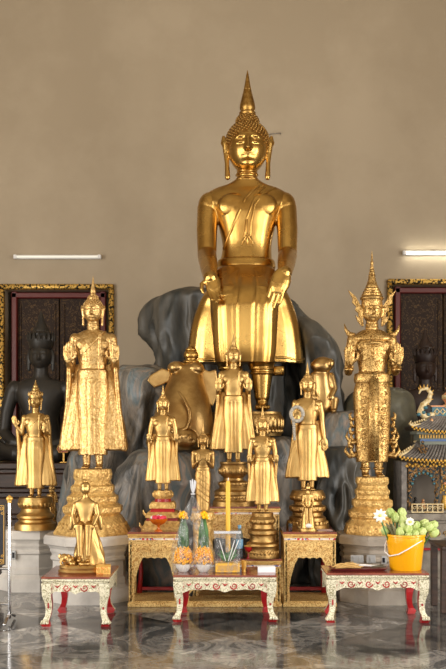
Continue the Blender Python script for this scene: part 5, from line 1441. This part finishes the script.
        rd = MB(); rd.tube([(-hr, 0, zr+1*s), (-hr*.8, 0, zr), (hr*.8, 0, zr), (hr, 0, zr+1*s)], 1.5*s, 10); build(rd, 'ridge', CREAM, body)
        for sx in (-1, 1):
            e = MB(); e.tube([(sx*hr, -yr, zr), (sx*(hr+he)/2, -(ye+yr)/2, ze+(zr-ze)*.45+1.5*s), (sx*he, -ye, ze+tip*s+1*s), (sx*(he+3*s), -ye-.01, ze+(tip+3.5)*s), (sx*(he+1.5*s), -ye-.01, ze+(tip+6)*s)], [1.2*s, 1.2*s, 1.6*s, 1.3*s, .5*s], 10)
            for k in range(6): e.ell((sx*(he+(hr-he)*k*.12), -(ye+(yr-ye)*k*.12)-.006, ze+(tip*(1-k*.13)+3.4)*s+(zr-ze)*.1*k), (1.1*s, .012, 1.4*s), 8)
            build(e, 'curled_corner', CREAM, body)
        return body
    roof(461, 443, 74, 52, .32, .10, 4)
    roof(432, 417, 60, 36, .24, .05, 5)
    m = MB(); m.box((0, 0, Z_(438)), (2*50*s, .30, 14*s), .003); m.box((0, -.02, Z_(433)), (2*54*s, .32, 3*s), .002); build(m, 'upper_storey', mat('grey_green_wall', (120, 124, 112), 0, .6), R_, smooth=False)
    m = MB()
    for i in range(-18, 19): m.box((i*2.8*s, -.16, Z_(436.5)), (1.4*s, .012, 3.4*s), 0)
    build(m, 'upper_relief', OCHRE, R_, smooth=False)
    m = MB(); m.box((0, -.155, Z_(440.5)), (2*50*s, .012, 2*s), 0); build(m, 'blue_band', mat('blue_glaze', (70, 100, 150), 0, .4), R_, smooth=False)
    # ridge ornaments
    m = MB(); m.box((0, 0, Z_(411)), (2*35*s, .07, 12*s), .003); rb_ = build(m, 'ridge_box', TEAL, R_, smooth=False)
    m = MB()
    for i in range(-5, 6):
        for q in (-1, 1): m.tube([((i*6-2.6)*s, -.038, Z_(411)), (i*6*s, -.038, Z_(411)+q*3*s), ((i*6+2.6)*s, -.038, Z_(411))], .7*s, 5)
    build(m, 'lattice', CREAM, rb_)
    m = MB(); 
    for z in (405.4, 416.4): m.box((0, -.002, Z_(z)), (2*36*s, .08, 1.6*s), .002)
    build(m, 'red_rails', TERRA, rb_, smooth=False)
    m = MB(); m.lathe([(8*s, 0), (8*s, 3*s), (5.5*s, 4*s), (6*s, 6*s), (8.5*s, 9*s), (8.5*s, 13*s), (5*s, 16*s), (4*s, 18*s), (5*s, 20*s), (5*s, 21*s)], 28, (X_(450), 0, Z_(407))); build(m, 'vase', TERRA, R_, sharp=40)
    m = MB(); m.lathe([(8.7*s, 9*s), (9*s, 11*s), (8.7*s, 13*s)], 28, (X_(450), 0, Z_(407))); m.lathe([(8.2*s, .5*s), (8.5*s, 2*s), (8.2*s, 2.8*s)], 28, (X_(450), 0, Z_(407))); build(m, 'vase_bands', CREAM, R_)
    for sx in (-1, 1):
        m = MB(); x = lambda px: -sx*X_(px) if sx > 0 else X_(px)
        pts = [V3((x(p), -.02, Z_(q))) for p, q in ((431, 414), (424, 417), (418, 411), (421, 404), (427, 399), (429, 392), (425, 387), (419, 388), (417, 392))]
        m.tube(pts, [3*s, 4.2*s, 3.8*s, 3.2*s, 2.8*s, 2.4*s, 2.1*s, 1.6*s, .8*s], 12)
        dr_ = build(m, 'dragon_finial', CREAM, R_)
        m = MB()
        for i in range(len(pts)-1):
            for k in (0, .5):
                p = pts[i].lerp(pts[i+1], k); c0 = V3((x(422), -.02, Z_(400))); dd = (p-c0); dd.y = 0; dd = dd.normalized() if dd.length > 0 else V3((1, 0, 0))
                m.tube([p+dd*1.5*s, p+dd*5.0*s], [1.1*s, .15*s], 6, cap=False)
        build(m, 'crest_spikes', GOLDPAINT, dr_)
        m = MB()
        for p, q in ((416, 414), (421, 412), (426, 414), (423, 407)): m.ell((x(p), -.05, Z_(q)), (2.2*s, .014, 1.8*s), 10)
        build(m, 'teal_scales', TEAL, dr_)
        m = MB(); m.lathe([(1.8*s, 0), (2.4*s, 1.5*s), (1.4*s, 3*s), (2.2*s, 5*s), (1.2*s, 7*s), (1.8*s, 9*s), (.4*s, 11*s)], 14, (x(428), -.10, Z_(429))); build(m, 'roof_baluster', TERRA, R_)
        m = MB(); q = V3((x(416), -.22, Z_(457)))
        m.lathe([(3*s, 0), (3.4*s, 3*s), (2*s, 8*s), (2.8*s, 11*s), (1*s, 13*s)], 14, q); m.ell(q+V3((0, 0, 14.5*s)), 1.8*s, 12)
        for a in (-1, 1): m.tube([q+V3((a*2*s, 0, 11*s)), q+V3((a*4*s, -.01, 8*s)), q+V3((a*2.4*s, -.03, 5*s))], .9*s, 8)
        build(m, 'roof_figure', MULTI, R_)
    # figures inside the bays
    for px, h, mt in ((413, 9, BLACK_BRONZE), (421, 7, TERRA)):
        m = MB(); q = V3((X_(px), -.02, Z_(511)))
        m.lathe([(3*s, 0), (3*s, 1.5*s), (2.4*s, 3*s), (1.6*s, h*.6*s), (2.2*s, h*.85*s), (.8*s, h*s)], 14, q); m.ell(q+V3((0, 0, (h+1.4)*s)), 1.5*s, 12)
        build(m, 'inner_figure', mt, R_)
    m = MB(); q = V3((X_(441), -.10, Z_(511))); m.lathe([(3*s, 0), (4*s, 4*s), (3.4*s, 8*s), (2*s, 11*s), (2.6*s, 14*s)], 20, q)
    for i in range(26): a = i*2.4; m.ell(q+V3((4.6*s*math.cos(a)*(1-i/40), 4*s*math.sin(a), (16+i*.5)*s)), 1.1*s, 8)
    build(m, 'flower_urn', OCHRE, R_)
shrine()
